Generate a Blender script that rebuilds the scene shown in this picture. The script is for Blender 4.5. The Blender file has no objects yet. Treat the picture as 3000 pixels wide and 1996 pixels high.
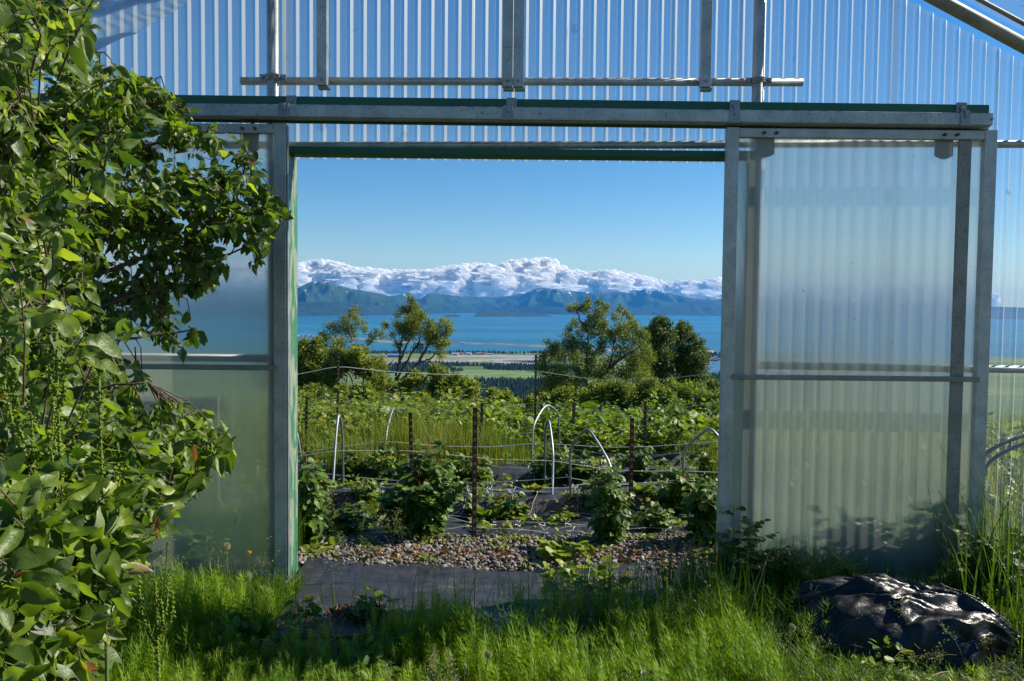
import bpy, math, random
import numpy as np
from mathutils import Vector, Matrix, noise as mnoise

# ------------------------------------------------------------------ camera, sky, sun, exposure
S = bpy.context.scene
COL = S.collection
F = 2333.0                      # focal length in pixels of the 3000 x 1996 photograph
CAMZ = 1.55
PITCH = math.atan(103 / F)
ROLL = 0.0105
cam_d = bpy.data.cameras.new("camera")
cam_d.sensor_width = 36.0
cam_d.lens = F / 3000 * 36
cam_d.clip_start = 0.05
cam_d.clip_end = 120000
cam = bpy.data.objects.new("camera", cam_d)
COL.objects.link(cam)
RM = Matrix.Rotation(math.pi / 2 - PITCH, 3, 'X') @ Matrix.Rotation(ROLL, 3, 'Z')
cam.matrix_world = Matrix.Translation((0, 0, CAMZ)) @ RM.to_4x4()
S.camera = cam

SUN_EL, SUN_AZ = math.radians(37), math.radians(71)
world = bpy.data.worlds.new("World")
S.world = world
world.use_nodes = True
wn = world.node_tree
sky = wn.nodes.new('ShaderNodeTexSky')
sky.sky_type = 'NISHITA'
sky.sun_disc = False
sky.sun_elevation = SUN_EL
sky.sun_rotation = SUN_AZ
sky.altitude = 300
sky.air_density = 1.0
sky.dust_density = 0.1
sky.ozone_density = 2.5
hs = wn.nodes.new('ShaderNodeHueSaturation')
hs.inputs['Saturation'].default_value = 1.38
hs.inputs['Hue'].default_value = .497
wn.links.new(sky.outputs[0], hs.inputs['Color'])
tn = wn.nodes.new('ShaderNodeMix')
tn.data_type = 'RGBA'
tn.blend_type = 'MULTIPLY'
tn.inputs[0].default_value = 1.0
tn.inputs[7].default_value = (.93, .99, 1.08, 1)
wn.links.new(hs.outputs[0], tn.inputs[6])
wn.links.new(tn.outputs[2], wn.nodes['Background'].inputs[0])
wn.nodes['Background'].inputs[1].default_value = 0.060
sund = bpy.data.lights.new("sun", 'SUN')
sund.energy = 5.0
sund.angle = math.radians(0.53)
sund.color = (1.0, 0.92, 0.78)
sun = bpy.data.objects.new("sun", sund)
COL.objects.link(sun)
SV = Vector((math.sin(SUN_AZ) * math.cos(SUN_EL), math.cos(SUN_AZ) * math.cos(SUN_EL), math.sin(SUN_EL)))
sun.rotation_euler = SV.to_track_quat('Z', 'Y').to_euler()
sun.location = (6, 3, 8)
S.view_settings.view_transform = 'Standard'
S.view_settings.look = 'None'
S.view_settings.exposure = 0.92
S.view_settings.gamma = 1.0
S.render.engine = 'CYCLES'
cy = S.cycles
cy.max_bounces = 10
cy.diffuse_bounces = 3
cy.glossy_bounces = 3
cy.transmission_bounces = 6
cy.transparent_max_bounces = 24
cy.volume_bounces = 0
cy.use_denoising = True
cy.sample_clamp_indirect = 4.0
cy.caustics_reflective = False

rng = np.random.default_rng(11)
RMn = np.array(RM)


def P(px, py, d):
    """world point seen at photo pixel (px, py) on the plane y = d"""
    v = RMn @ np.array([(px - 1500) / F, (998 - py) / F, -1.0])
    return np.array([0, 0, CAMZ]) + v * (d / v[1])


def Pn(px, py, d):
    px, py, d = np.broadcast_arrays(np.asarray(px, float), np.asarray(py, float), np.asarray(d, float))
    v = np.stack([(px - 1500) / F, (998 - py) / F, -np.ones_like(px)], -1) @ RMn.T
    return np.array([0, 0, CAMZ]) + v * (d / v[..., 1])[..., None]


def G(px, py, z):
    """world point seen at photo pixel (px, py) on the level z"""
    v = RMn @ np.array([(px - 1500) / F, (998 - py) / F, -1.0])
    t = (z - CAMZ) / v[2]
    return np.array([0, 0, CAMZ]) + v * t


def proj(p):
    q = (np.asarray(p) - np.array([0, 0, CAMZ])) @ RMn
    return 1500 + F * q[..., 0] / -q[..., 2], 998 - F * q[..., 1] / -q[..., 2]


# ------------------------------------------------------------------ numpy value noise
_tab = rng.random((64, 64, 64))


def vnoise(x, y, z=0.0):
    x, y, z = np.broadcast_arrays(np.asarray(x, float), np.asarray(y, float), np.asarray(z, float))
    xi, yi, zi = np.floor(x).astype(int), np.floor(y).astype(int), np.floor(z).astype(int)
    fx, fy, fz = x - xi, y - yi, z - zi
    fx, fy, fz = [f * f * (3 - 2 * f) for f in (fx, fy, fz)]
    r = 0
    for a in (0, 1):
        for b in (0, 1):
            for c in (0, 1):
                r = r + _tab[(xi + a) % 64, (yi + b) % 64, (zi + c) % 64] * (fx if a else 1 - fx) * (fy if b else 1 - fy) * (fz if c else 1 - fz)
    return r * 2 - 1


def fbm(x, y, z=0.0, o=4):
    r, a = 0, 1.0
    for k in range(o):
        r = r + a * vnoise(np.asarray(x) * 2 ** k + 7.3 * k, np.asarray(y) * 2 ** k + 3.1 * k, np.asarray(z) * 2 ** k + 5.7 * k)
        a *= .5
    return r


def sstep(a, b, x):
    t = np.clip((x - a) / (b - a), 0, 1)
    return t * t * (3 - 2 * t)


# ------------------------------------------------------------------ mesh building
class MB:
    def __init__(s):
        s.v, s.f, s.t, s.n = [], [], [], 0

    def add(s, V, Fc, mat=0, tint=0.0):
        V = np.asarray(V, float).reshape(-1, 3)
        Fc = np.asarray(Fc, int)
        s.v.append(V)
        s.f.append((Fc + s.n, mat))
        s.t.append(np.broadcast_to(np.asarray(tint, float), (len(V),)))
        s.n += len(V)
        return s

    def box(s, a, b, mat=0, tint=0.0):
        x0, y0, z0 = np.minimum(a, b)
        x1, y1, z1 = np.maximum(a, b)
        V = [(x0, y0, z0), (x1, y0, z0), (x1, y1, z0), (x0, y1, z0), (x0, y0, z1), (x1, y0, z1), (x1, y1, z1), (x0, y1, z1)]
        return s.add(V, [(0, 3, 2, 1), (4, 5, 6, 7), (0, 1, 5, 4), (1, 2, 6, 5), (2, 3, 7, 6), (3, 0, 4, 7)], mat, tint)

    def beam(s, p, q, w, h, up=(0, 0, 1), mat=0):
        """rectangular bar from p to q; w across, h along up"""
        p, q = np.array(p, float), np.array(q, float)
        d = q - p
        d /= np.linalg.norm(d)
        u = np.array(up, float)
        u -= d * u.dot(d)
        u /= np.linalg.norm(u)
        r = np.cross(d, u)
        V = []
        for c in (p, q):
            for a, b in ((-1, -1), (1, -1), (1, 1), (-1, 1)):
                V.append(c + r * a * w / 2 + u * b * h / 2)
        return s.add(V, [(0, 1, 2, 3), (7, 6, 5, 4), (0, 4, 5, 1), (1, 5, 6, 2), (2, 6, 7, 3), (3, 7, 4, 0)], mat)

    def tube(s, pts, r, seg=8, mat=0, tint=0.0, cap=True):
        pts = np.asarray(pts, float)
        n = len(pts)
        r = np.broadcast_to(np.asarray(r, float), (n,))
        T = np.gradient(pts, axis=0)
        T /= np.linalg.norm(T, axis=1)[:, None] + 1e-12
        u = np.cross(T[0], (0.31, 0.9, 0.17))
        u /= np.linalg.norm(u)
        V = []
        an = np.arange(seg) * 2 * math.pi / seg
        for i in range(n):
            u = u - T[i] * u.dot(T[i])
            u /= np.linalg.norm(u) + 1e-12
            w = np.cross(T[i], u)
            V.append(pts[i] + r[i] * (np.cos(an)[:, None] * u + np.sin(an)[:, None] * w))
        V = np.concatenate(V)
        k = np.arange(seg)
        k2 = (k + 1) % seg
        Fq = np.concatenate([np.stack([i * seg + k, i * seg + k2, (i + 1) * seg + k2, (i + 1) * seg + k], 1) for i in range(n - 1)])
        s.add(V, Fq, mat, tint)
        if cap:
            base = s.n - len(V)
            s.f.append((np.array([list(range(seg))[::-1]]) + base, mat))
            s.f.append((np.array([list(range(seg))]) + base + (n - 1) * seg, mat))
        return s

    def strands(s, Pts, R, mat=0, tint=0.0, seg=3):
        """N tapering strands: Pts (N,K,3), R (N,K)"""
        Pts = np.asarray(Pts, float)
        N, K, _ = Pts.shape
        if N == 0:
            return s
        R = np.broadcast_to(np.asarray(R, float), (N, K))
        T = np.gradient(Pts, axis=1)
        T /= np.linalg.norm(T, axis=2, keepdims=True) + 1e-12
        ref = np.where(np.abs(T[:, :, 2:3]) > .9, np.array([1., 0, 0]), np.array([0, 0, 1.]))
        u = np.cross(T, ref)
        u /= np.linalg.norm(u, axis=2, keepdims=True) + 1e-12
        w = np.cross(T, u)
        an = np.arange(seg) * 2 * math.pi / seg
        V = Pts[:, :, None, :] + R[:, :, None, None] * (np.cos(an)[None, None, :, None] * u[:, :, None, :] + np.sin(an)[None, None, :, None] * w[:, :, None, :])
        idx = np.arange(N * K * seg).reshape(N, K, seg)
        a, b = idx[:, :-1, :], idx[:, 1:, :]
        Fq = np.stack([a, np.roll(a, -1, 2), np.roll(b, -1, 2), b], -1).reshape(-1, 4)
        tt = np.broadcast_to(np.asarray(tint, float).reshape(-1, 1) if np.ndim(tint) else tint, (N, K * seg)).reshape(-1)
        return s.add(V.reshape(-1, 3), Fq, mat, tt)

    def blades(s, Pts, W, side, mat=0, tint=0.0):
        """N flat ribbons: Pts (N,K,3), W (N,K) half width, side (N,3)"""
        Pts = np.asarray(Pts, float)
        N, K, _ = Pts.shape
        if N == 0:
            return s
        W = np.broadcast_to(np.asarray(W, float), (N, K))
        V = np.stack([Pts - side[:, None, :] * W[..., None], Pts + side[:, None, :] * W[..., None]], 2)
        idx = np.arange(N * K * 2).reshape(N, K, 2)
        Fq = np.stack([idx[:, :-1, 0], idx[:, :-1, 1], idx[:, 1:, 1], idx[:, 1:, 0]], -1).reshape(-1, 4)
        tt = np.broadcast_to(np.asarray(tint, float).reshape(-1, 1) if np.ndim(tint) else tint, (N, K * 2)).reshape(-1)
        return s.add(V.reshape(-1, 3), Fq, mat, tt)

    def inst(s, tmpl, pos, A, Nn, sc, mat=0, tint=0.0):
        """instances of a template (V, faces) with local x = side, y = axis A, z = normal"""
        TV, TF = tmpl
        pos = np.asarray(pos, float)
        N = len(pos)
        if N == 0:
            return s
        A = A / (np.linalg.norm(A, axis=1, keepdims=True) + 1e-9)
        Sd = np.cross(A, Nn)
        Sd /= np.linalg.norm(Sd, axis=1, keepdims=True) + 1e-9
        Nn = np.cross(Sd, A)
        sc = np.broadcast_to(np.asarray(sc, float), (N,))
        V = pos[:, None, :] + sc[:, None, None] * (TV[None, :, 0:1] * Sd[:, None, :] + TV[None, :, 1:2] * A[:, None, :] + TV[None, :, 2:3] * Nn[:, None, :])
        Fq = (TF[None] + (np.arange(N) * len(TV))[:, None, None]).reshape(-1, TF.shape[1])
        tt = np.broadcast_to(np.asarray(tint, float).reshape(-1, 1) if np.ndim(tint) else tint, (N, len(TV))).reshape(-1)
        return s.add(V.reshape(-1, 3), Fq, mat, tt)

    def build(s, name, mats, parent=None, smooth=False, bevel=0, origin=None):
        me = bpy.data.meshes.new(name)
        V = np.concatenate(s.v)
        if origin is not None:
            V = V - np.asarray(origin, float)
        elif parent is not None and parent.type == 'EMPTY':
            V = V - np.array(parent.location)
        me.vertices.add(len(V))
        me.vertices.foreach_set('co', V.astype(np.float32).ravel())
        loops = np.concatenate([f.ravel() for f, m in s.f])
        tot = np.concatenate([np.full(len(f), f.shape[1]) for f, m in s.f])
        mi = np.concatenate([np.full(len(f), m) for f, m in s.f])
        me.loops.add(len(loops))
        me.loops.foreach_set('vertex_index', loops.astype(np.int32))
        me.polygons.add(len(tot))
        me.polygons.foreach_set('loop_start', (np.cumsum(tot) - tot).astype(np.int32))
        me.polygons.foreach_set('material_index', mi.astype(np.int32))
        me.update(calc_edges=True)
        at = me.attributes.new('tint', 'FLOAT', 'POINT')
        at.data.foreach_set('value', np.concatenate(s.t).astype(np.float32))
        me.validate()
        if not isinstance(mats, (list, tuple)):
            mats = [mats]
        for m in mats:
            me.materials.append(m)
        me.polygons.foreach_set('use_smooth', np.full(len(me.polygons), bool(smooth)))
        o = bpy.data.objects.new(name, me)
        COL.objects.link(o)
        if origin is not None:
            o.location = origin
        if parent is not None:
            o.parent = parent
        if bevel:
            b = o.modifiers.new('bevel', 'BEVEL')
            b.width = bevel
            b.segments = 2
            b.limit_method = 'ANGLE'
        return o


def tag(o, label=None, cat=None, group=None, kind=None):
    if label:
        o['label'] = label
    if cat:
        o['category'] = cat
    if group:
        o['group'] = group
    if kind:
        o['kind'] = kind
    return o


def thing(name, loc, label, cat, group=None):
    o = bpy.data.objects.new(name, None)
    o.empty_display_size = .1
    COL.objects.link(o)
    o.location = [float(c) for c in loc]
    return tag(o, label, cat, group)


def leaf_tmpl(nt=5, hw=.3, fold=.12, curl=.2, wav=0.0, tip=1.0, serr=0.0):
    t = np.linspace(0, 1, nt + 1)
    w = hw * np.sin(math.pi * t ** .8) ** .8 * (1 + serr * (np.arange(nt + 1) % 2))
    w[0], w[-1] = .012, .004
    V = []
    for i in range(nt + 1):
        z = -curl * t[i] ** 2 + wav * math.sin(t[i] * 9)
        V += [(-w[i], t[i], z + fold * w[i] / hw * .5 + wav * math.sin(t[i] * 13)), (0, t[i], z), (w[i], t[i], z + fold * w[i] / hw * .5 - wav * math.sin(t[i] * 11))]
    Fq = []
    for i in range(nt):
        a, b = 3 * i, 3 * i + 3
        Fq += [(a, a + 1, b + 1, b), (a + 1, a + 2, b + 2, b + 1)]
    return np.array(V), np.array(Fq)


def rnd_dirs(n, up=0.0):
    v = rng.normal(size=(n, 3))
    v[:, 2] += up
    return v / (np.linalg.norm(v, axis=1, keepdims=True) + 1e-9)


def inpoly(poly, x, y):
    poly = np.asarray(poly, float)
    x, y = np.asarray(x, float), np.asarray(y, float)
    c = np.zeros(x.shape, bool)
    j = len(poly) - 1
    for i in range(len(poly)):
        xi, yi = poly[i]
        xj, yj = poly[j]
        m = ((yi > y) != (yj > y)) & (x < (xj - xi) * (y - yi) / (yj - yi + 1e-12) + xi)
        c ^= m
        j = i
    return c


def ico(sub):
    import bmesh
    bm = bmesh.new()
    bmesh.ops.create_icosphere(bm, subdivisions=sub, radius=1)
    V = np.array([v.co[:] for v in bm.verts])
    Fc = np.array([[v.index for v in f.verts] for f in bm.faces])
    bm.free()
    return V, Fc


ICO1, ICO2, ICO3 = ico(1), ico(2), ico(3)


# ------------------------------------------------------------------ materials
class NT:
    def __init__(s, name):
        s.m = bpy.data.materials.new(name)
        s.m.use_nodes = True
        s.t = s.m.node_tree
        s.t.nodes.clear()
        s.out = s.n('ShaderNodeOutputMaterial')

    def n(s, typ, **kw):
        nd = s.t.nodes.new(typ)
        for k, v in kw.items():
            if k.startswith('i_'):
                key = k[2:].replace('_', ' ')
                s.set(nd, key, v)
            else:
                setattr(nd, k, v)
        return nd

    def set(s, nd, key, v):
        inp = nd.inputs[int(key)] if key.isdigit() else nd.inputs[key]
        if isinstance(v, bpy.types.NodeSocket):
            s.t.links.new(v, inp)
        elif isinstance(v, (tuple, list)) and len(v) == 3 and inp.type == 'RGBA':
            inp.default_value = (*v, 1)
        else:
            inp.default_value = v

    def ramp(s, fac, stops, interp='LINEAR'):
        r = s.n('ShaderNodeValToRGB')
        r.color_ramp.interpolation = interp
        e = r.color_ramp.elements
        while len(e) < len(stops):
            e.new(.5)
        for k, (p, c) in enumerate(stops):
            e[k].position = p
            e[k].color = (*c, 1) if len(c) == 3 else c
        s.t.links.new(fac, r.inputs[0])
        return r.outputs[0]

    def noise(s, scale, detail=3, coord='Object', rough=.55, vec=None):
        n = s.n('ShaderNodeTexNoise')
        n.inputs['Scale'].default_value = scale
        n.inputs['Detail'].default_value = detail
        n.inputs['Roughness'].default_value = rough
        if vec is None:
            vec = s.coord(coord)
        s.t.links.new(vec, n.inputs['Vector'])
        return n.outputs[0]

    def coord(s, c='Object'):
        tc = s.n('ShaderNodeTexCoord')
        return tc.outputs[c]

    def mapped(s, scale, coord='Object'):
        mp = s.n('ShaderNodeMapping')
        mp.inputs['Scale'].default_value = scale
        s.t.links.new(s.coord(coord), mp.inputs[0])
        return mp.outputs[0]

    def bump(s, h, strength=.3, dist=.01):
        b = s.n('ShaderNodeBump')
        b.inputs['Strength'].default_value = strength
        b.inputs['Distance'].default_value = dist
        s.t.links.new(h, b.inputs['Height'])
        return b.outputs[0]

    def math(s, op, a, b=0.0, c=None):
        m = s.n('ShaderNodeMath', operation=op)
        s.set(m, '0', a)
        s.set(m, '1', b)
        if c is not None:
            s.set(m, '2', c)
        return m.outputs[0]

    def mixc(s, f, a, b, blend='MIX'):
        m = s.n('ShaderNodeMix', data_type='RGBA', blend_type=blend)
        s.set(m, '0', f)
        s.set(m, '6', a)
        s.set(m, '7', b)
        return m.outputs[2]

    def mix(s, f, a, b):
        m = s.n('ShaderNodeMixShader')
        s.set(m, '0', f)
        s.t.links.new(a, m.inputs[1])
        s.t.links.new(b, m.inputs[2])
        return m.outputs[0]

    def bsdf(s, **kw):
        b = s.n('ShaderNodeBsdfPrincipled')
        for k, v in kw.items():
            s.set(b, k.replace('_', ' '), v)
        return b.outputs[0]

    def end(s, sh):
        s.t.links.new(sh, s.out.inputs['Surface'])
        return s.m


def leaf_mat(name, stops, back=None, rough=.45, trans=.35, spec=.35, tcol=1.6, bumpy=0):
    """leaf: tint attribute -> colour; paler underside; light shining through"""
    m = NT(name)
    at = m.n('ShaderNodeAttribute', attribute_name='tint')
    c = m.ramp(at.outputs['Fac'], stops)
    nz = m.noise(25, 2)
    c = m.mixc(m.math('MULTIPLY', nz, .35), c, (.25, .42, .12), 'MULTIPLY')
    if back:
        g = m.n('ShaderNodeNewGeometry')
        cb = m.mixc(back, c, (.30, .36, .22))
        c2 = m.mixc(g.outputs['Backfacing'], c, cb)
    else:
        c2 = c
    b = m.bsdf(Base_Color=c2, Roughness=rough, Specular_IOR_Level=spec, Normal=m.bump(m.noise(120, 2), bumpy, .004)) if bumpy else m.bsdf(Base_Color=c2, Roughness=rough, Specular_IOR_Level=spec)
    tl = m.n('ShaderNodeBsdfTranslucent')
    hs = m.mixc(1.0, c, (tcol, tcol * 1.0, tcol * .45), 'MULTIPLY')
    m.set(tl, '0', hs)
    return m.end(m.mix(trans, b, tl.outputs[0]))


GL = [(0, (.026, .058, .006)), (.3, (.068, .120, .010)), (.6, (.145, .210, .018)), (.93, (.27, .33, .035)), (.955, (.28, .12, .04)), (1, (.22, .08, .03))]
M = {}
M['apple_leaf'] = leaf_mat('apple_leaf', GL, back=.45, rough=.46, trans=.44, spec=.5, bumpy=.3, tcol=2.1)
M['willow_leaf'] = leaf_mat('willow_leaf', [(0, (.08, .115, .014)), (.5, (.18, .225, .022)), (1, (.29, .33, .04))], back=.25, rough=.5, trans=.3)
M['dark_leaf'] = leaf_mat('dark_leaf', [(0, (.05, .085, .016)), (.5, (.105, .155, .03)), (1, (.17, .22, .05))], back=.35, rough=.5, trans=.25)
M['garden_leaf'] = leaf_mat('garden_leaf', [(0, (.06, .11, .010)), (.5, (.145, .215, .018)), (.9, (.25, .31, .03)), (1, (.24, .22, .05))], back=.4, rough=.45, trans=.38)
M['rasp_leaf'] = leaf_mat('rasp_leaf', [(0, (.04, .09, .012)), (.6, (.11, .185, .020)), (1, (.20, .27, .035))], back=.6, rough=.45, trans=.33)
M['grass_blade'] = leaf_mat('grass_blade', [(0, (.045, .10, .010)), (.5, (.12, .21, .018)), (.8, (.20, .29, .03)), (.9, (.30, .28, .09)), (1, (.36, .30, .14))], rough=.5, trans=.35)
M['horsetail_blade'] = leaf_mat('horsetail_blade', [(0, (.11, .21, .010)), (.5, (.22, .35, .018)), (1, (.34, .45, .035))], rough=.5, trans=.4)
M['meadow_blade'] = leaf_mat('meadow_blade', [(0, (.08, .13, .018)), (.5, (.19, .23, .03)), (.8, (.30, .29, .06)), (1, (.36, .30, .13))], rough=.6, trans=.35)
M['dock_seed'] = leaf_mat('dock_seed', [(0, (.13, .20, .015)), (1, (.24, .30, .03))], rough=.7, spec=.1, trans=.3)
M['pale_seed'] = leaf_mat('pale_seed', [(0, (.30, .28, .14)), (1, (.55, .50, .32))], rough=.8, trans=.3, tcol=1.0)
M['dry_stem'] = leaf_mat('dry_stem', [(0, (.20, .13, .07)), (.6, (.38, .27, .15)), (1, (.52, .42, .27))], rough=.8, trans=.1, tcol=1.0)
M['dead_leaf'] = leaf_mat('dead_leaf', [(0, (.16, .07, .03)), (.6, (.32, .16, .07)), (1, (.45, .28, .14))], rough=.8, trans=.15, tcol=1.0)


def bark(name, a, b, scale=20):
    m = NT(name)
    n = m.noise(0, 4, vec=m.mapped((scale, scale, scale * .25)))
    n.node.inputs['Scale'].default_value = 1
    c = m.ramp(n, [(.3, a), (.7, b)])
    return m.end(m.bsdf(Base_Color=c, Roughness=.85, Normal=m.bump(n, .5, .01)))


M['bark'] = bark('bark', (.07, .05, .035), (.22, .18, .14))
M['twig'] = bark('twig', (.05, .032, .02), (.15, .105, .07), 60)
M['pale_bark'] = bark('pale_bark', (.14, .12, .10), (.42, .39, .34), 8)
M['red_stem'] = bark('red_stem', (.14, .04, .02), (.32, .12, .05), 60)
M['green_stem'] = bark('green_stem', (.07, .13, .03), (.14, .20, .05), 40)


def metal(name, col, metallic=.55, rough=.48, dirt=.5):
    m = NT(name)
    n1 = m.noise(9, 5)
    n2 = m.noise(90, 3)
    c = m.ramp(n1, [(.3, tuple(x * .72 for x in col)), (.7, tuple(x * 1.15 for x in col))])
    spk = m.ramp(n2, [(.34, (.25, .22, .18)), (.42, (1, 1, 1))])
    c = m.mixc(dirt, c, spk, 'MULTIPLY')
    r = m.math('MULTIPLY_ADD', n1, .25, rough - .12)
    return m.end(m.bsdf(Base_Color=c, Metallic=metallic, Roughness=r, Normal=m.bump(n2, .08, .002)))


M['galv'] = metal('galv', (.43, .46, .45), .45, .5, .6)
M['galv_bright'] = metal('galv_bright', (.27, .29, .31), .7, .5, .3)
M['galv_dull'] = metal('galv_dull', (.27, .27, .24), .35, .6, .6)
M['rust'] = metal('rust', (.13, .05, .028), .15, .8, .6)
M['brown_metal'] = metal('brown_metal', (.12, .07, .05), .3, .7, .5)


def painted(name, green, bare, cover, scale=(3, 3, .6)):
    m = NT(name)
    v = m.mapped(tuple(x * 8 for x in scale))
    n = m.noise(1, 6, vec=v, rough=.62)
    g = m.noise(1, 3, vec=m.mapped((160, 160, 9)))
    wood = m.ramp(g, [(.35, tuple(x * .6 for x in bare)), (.65, bare)])
    gr = m.mixc(m.math('MULTIPLY', g, .5), green, tuple(x * .5 for x in green))
    f = m.ramp(n, [(cover, (0, 0, 0)), (cover + .03, (1, 1, 1))])
    c = m.mixc(f, gr, wood)
    return m.end(m.bsdf(Base_Color=c, Roughness=.6, Normal=m.bump(f, .3, .002)))


M['green_paint'] = painted('green_paint', (.010, .105, .062), (.16, .17, .13), .70, (1, 1, 1))
M['peeling_paint'] = painted('peeling_paint', (.025, .14, .07), (.22, .26, .19), .49, (2.2, 2.2, .45))


def clear_sheet(name, haze, hazecol=(.85, .88, .9), gloss=.10, rough=.22, streak=(60, 60, 1.5), var=.5, transl=.3, fres=.9):
    """clear corrugated polycarbonate: see-through, white scatter for weathering and for glare painted on rib sides"""
    m = NT(name)
    n = m.noise(1, 4, vec=m.mapped(streak))
    d = m.n('ShaderNodeBsdfDiffuse')
    m.set(d, 'Color', hazecol)
    tl = m.n('ShaderNodeBsdfTranslucent')
    m.set(tl, 'Color', hazecol)
    sc = m.mix(transl, d.outputs[0], tl.outputs[0])
    tr = m.n('ShaderNodeBsdfTransparent')
    m.set(tr, 'Color', (.93, .96, .97))
    f = m.math('MULTIPLY', m.math('MULTIPLY_ADD', n, var * 2, 1 - var), haze)
    sp = m.noise(7, 5)
    spk = m.ramp(sp, [(.66, (0, 0, 0)), (.74, (1, 1, 1))])
    body = m.mix(f, tr.outputs[0], sc)
    dirt = m.n('ShaderNodeBsdfDiffuse')
    m.set(dirt, 'Color', (.10, .08, .06))
    body = m.mix(m.math('MULTIPLY', spk, .35), body, dirt.outputs[0])
    gl = m.n('ShaderNodeBsdfGlossy')
    m.set(gl, 'Roughness', rough)
    lw = m.n('ShaderNodeFresnel')
    m.set(lw, '0', 1.5)
    body = m.mix(m.math('MULTIPLY_ADD', lw.outputs[0], fres, gloss * .3), body, gl.outputs[0])
    return m.end(body)


M['sheet_flat'] = clear_sheet('sheet_flat', .20, rough=.3)
M['sheet_side_glare'] = clear_sheet('sheet_side_glare', .74, rough=.45, var=.12, transl=.25, gloss=.3)  # extra white scatter stands in for sky glare on sun-facing rib sides
M['sheet_web'] = clear_sheet('sheet_web', .16, rough=.4, transl=.2)
M['film'] = clear_sheet('film', .10, streak=(2, 2, 2), var=.3, rough=.5, fres=.08, gloss=.0)


def fluted():
    """twin wall polycarbonate: vertical flutes bend light sideways, so what is behind blurs across"""
    m = NT('fluted_polycarbonate')
    sx = m.n('ShaderNodeSeparateXYZ')
    m.t.links.new(m.coord('Object'), sx.inputs[0])
    x = sx.outputs['X']
    ph = m.math('MULTIPLY', x, 2 * math.pi / .0062)
    nx = m.math('MULTIPLY', m.math('SINE', ph, 0), 1.25)
    cb = m.n('ShaderNodeCombineXYZ')
    m.set(cb, 'X', nx)
    cb.inputs['Y'].default_value = -1
    nv = m.n('ShaderNodeVectorMath', operation='NORMALIZE')
    m.t.links.new(cb.outputs[0], nv.inputs[0])
    rf = m.n('ShaderNodeBsdfRefraction')
    rf.inputs['IOR'].default_value = 1.22
    rf.inputs['Roughness'].default_value = .32
    m.set(rf, 'Color', (.86, .90, .88))
    m.t.links.new(nv.outputs[0], rf.inputs['Normal'])
    tr = m.n('ShaderNodeBsdfTransparent')
    m.set(tr, 'Color', (.90, .93, .92))
    body = m.mix(.20, rf.outputs[0], tr.outputs[0])
    d = m.n('ShaderNodeBsdfDiffuse')
    m.set(d, 'Color', (.84, .82, .74))
    tl = m.n('ShaderNodeBsdfTranslucent')
    m.set(tl, 'Color', (.80, .80, .72))
    sc = m.mix(.35, d.outputs[0], tl.outputs[0])
    rib = m.math('MULTIPLY_ADD', m.math('SINE', m.math('MULTIPLY', x, 2 * math.pi / .0132), 0), .5, .5)
    rib = m.math('POWER', rib, 4.0)
    big = m.noise(1, 4, vec=m.mapped((3, 3, 1.2)))
    f = m.math('ADD', m.math('MULTIPLY', rib, .06), m.math('MULTIPLY_ADD', big, .14, .22))
    body = m.mix(f, body, sc)
    sp = m.noise(38, 2)
    spk = m.ramp(sp, [(.76, (0, 0, 0)), (.80, (1, 1, 1))])
    dirt = m.n('ShaderNodeBsdfDiffuse')
    m.set(dirt, 'Color', (.08, .07, .05))
    body = m.mix(m.math('MULTIPLY', spk, .6), body, dirt.outputs[0])
    gl = m.n('ShaderNodeBsdfGlossy')
    m.set(gl, 'Roughness', .3)
    body = m.mix(.05, body, gl.outputs[0])
    return m.end(body)


M['fluted'] = fluted()
# ================================================================== THE LANDSCAPE
SEA, LAND = -230.0, -226.5
SHORE = [(-900, 930), (850, 926), (1080, 925), (1250, 921), (1300, 918.5), (1390, 917.5), (1450, 918), (1560, 920), (1650, 922), (1850, 923), (2110, 925.5), (2500, 931), (4000, 945)]


def gz(x, y):
    """height of the ground"""
    x, y = np.asarray(x, float), np.asarray(y, float)
    z = -.06 * np.clip(y - 4.65, 0, 5.35) - .155 * np.clip(y - 10, 0, 12) - .34 * np.clip(y - 22, 0, None)
    z = z + .035 * fbm(x * .9, y * .9, 2.0, 3) * (y < 60)
    wob = .12 * vnoise(x * .8, 3.3, 1.0)
    for c, h, back in ((5.95, .15, .9), (7.2, .15, 1.0), (8.6, .12, 1.1)):
        yy = y + wob
        z = z + h * sstep(c, c + .14, yy) * (1 - sstep(c + .5, c + back, yy))
    z = np.maximum(z, LAND)
    coast = 3900 + 60 * vnoise(x / 400, 9.1, 0) + 30 * vnoise(x / 90, 2.2, 0)
    return np.where(y > coast, SEA - 8, z)


def mat_soil():
    m = NT('soil')
    n = m.noise(6, 5)
    n2 = m.noise(70, 4)
    c = m.ramp(n, [(.3, (.045, .032, .02)), (.55, (.06, .06, .025)), (.75, (.05, .09, .02))])
    c = m.mixc(m.math('MULTIPLY', n2, .6), c, (.10, .08, .055))
    return m.end(m.bsdf(Base_Color=c, Roughness=.95, Normal=m.bump(n2, .6, .02)))


def mat_plain():
    m = NT('meadow_plain')
    n = m.noise(.0035, 6)
    n2 = m.noise(1, 4, vec=m.mapped((.0012, .006, .01)))
    c = m.ramp(n, [(.32, (.055, .095, .035)), (.5, (.10, .15, .045)), (.68, (.17, .19, .07))])
    c = m.mixc(m.ramp(n2, [(.48, (0, 0, 0)), (.62, (1, 1, 1))]), c, (.07, .12, .04))
    return m.end(m.bsdf(Base_Color=c, Roughness=.95, Specular_IOR_Level=.1))


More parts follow.
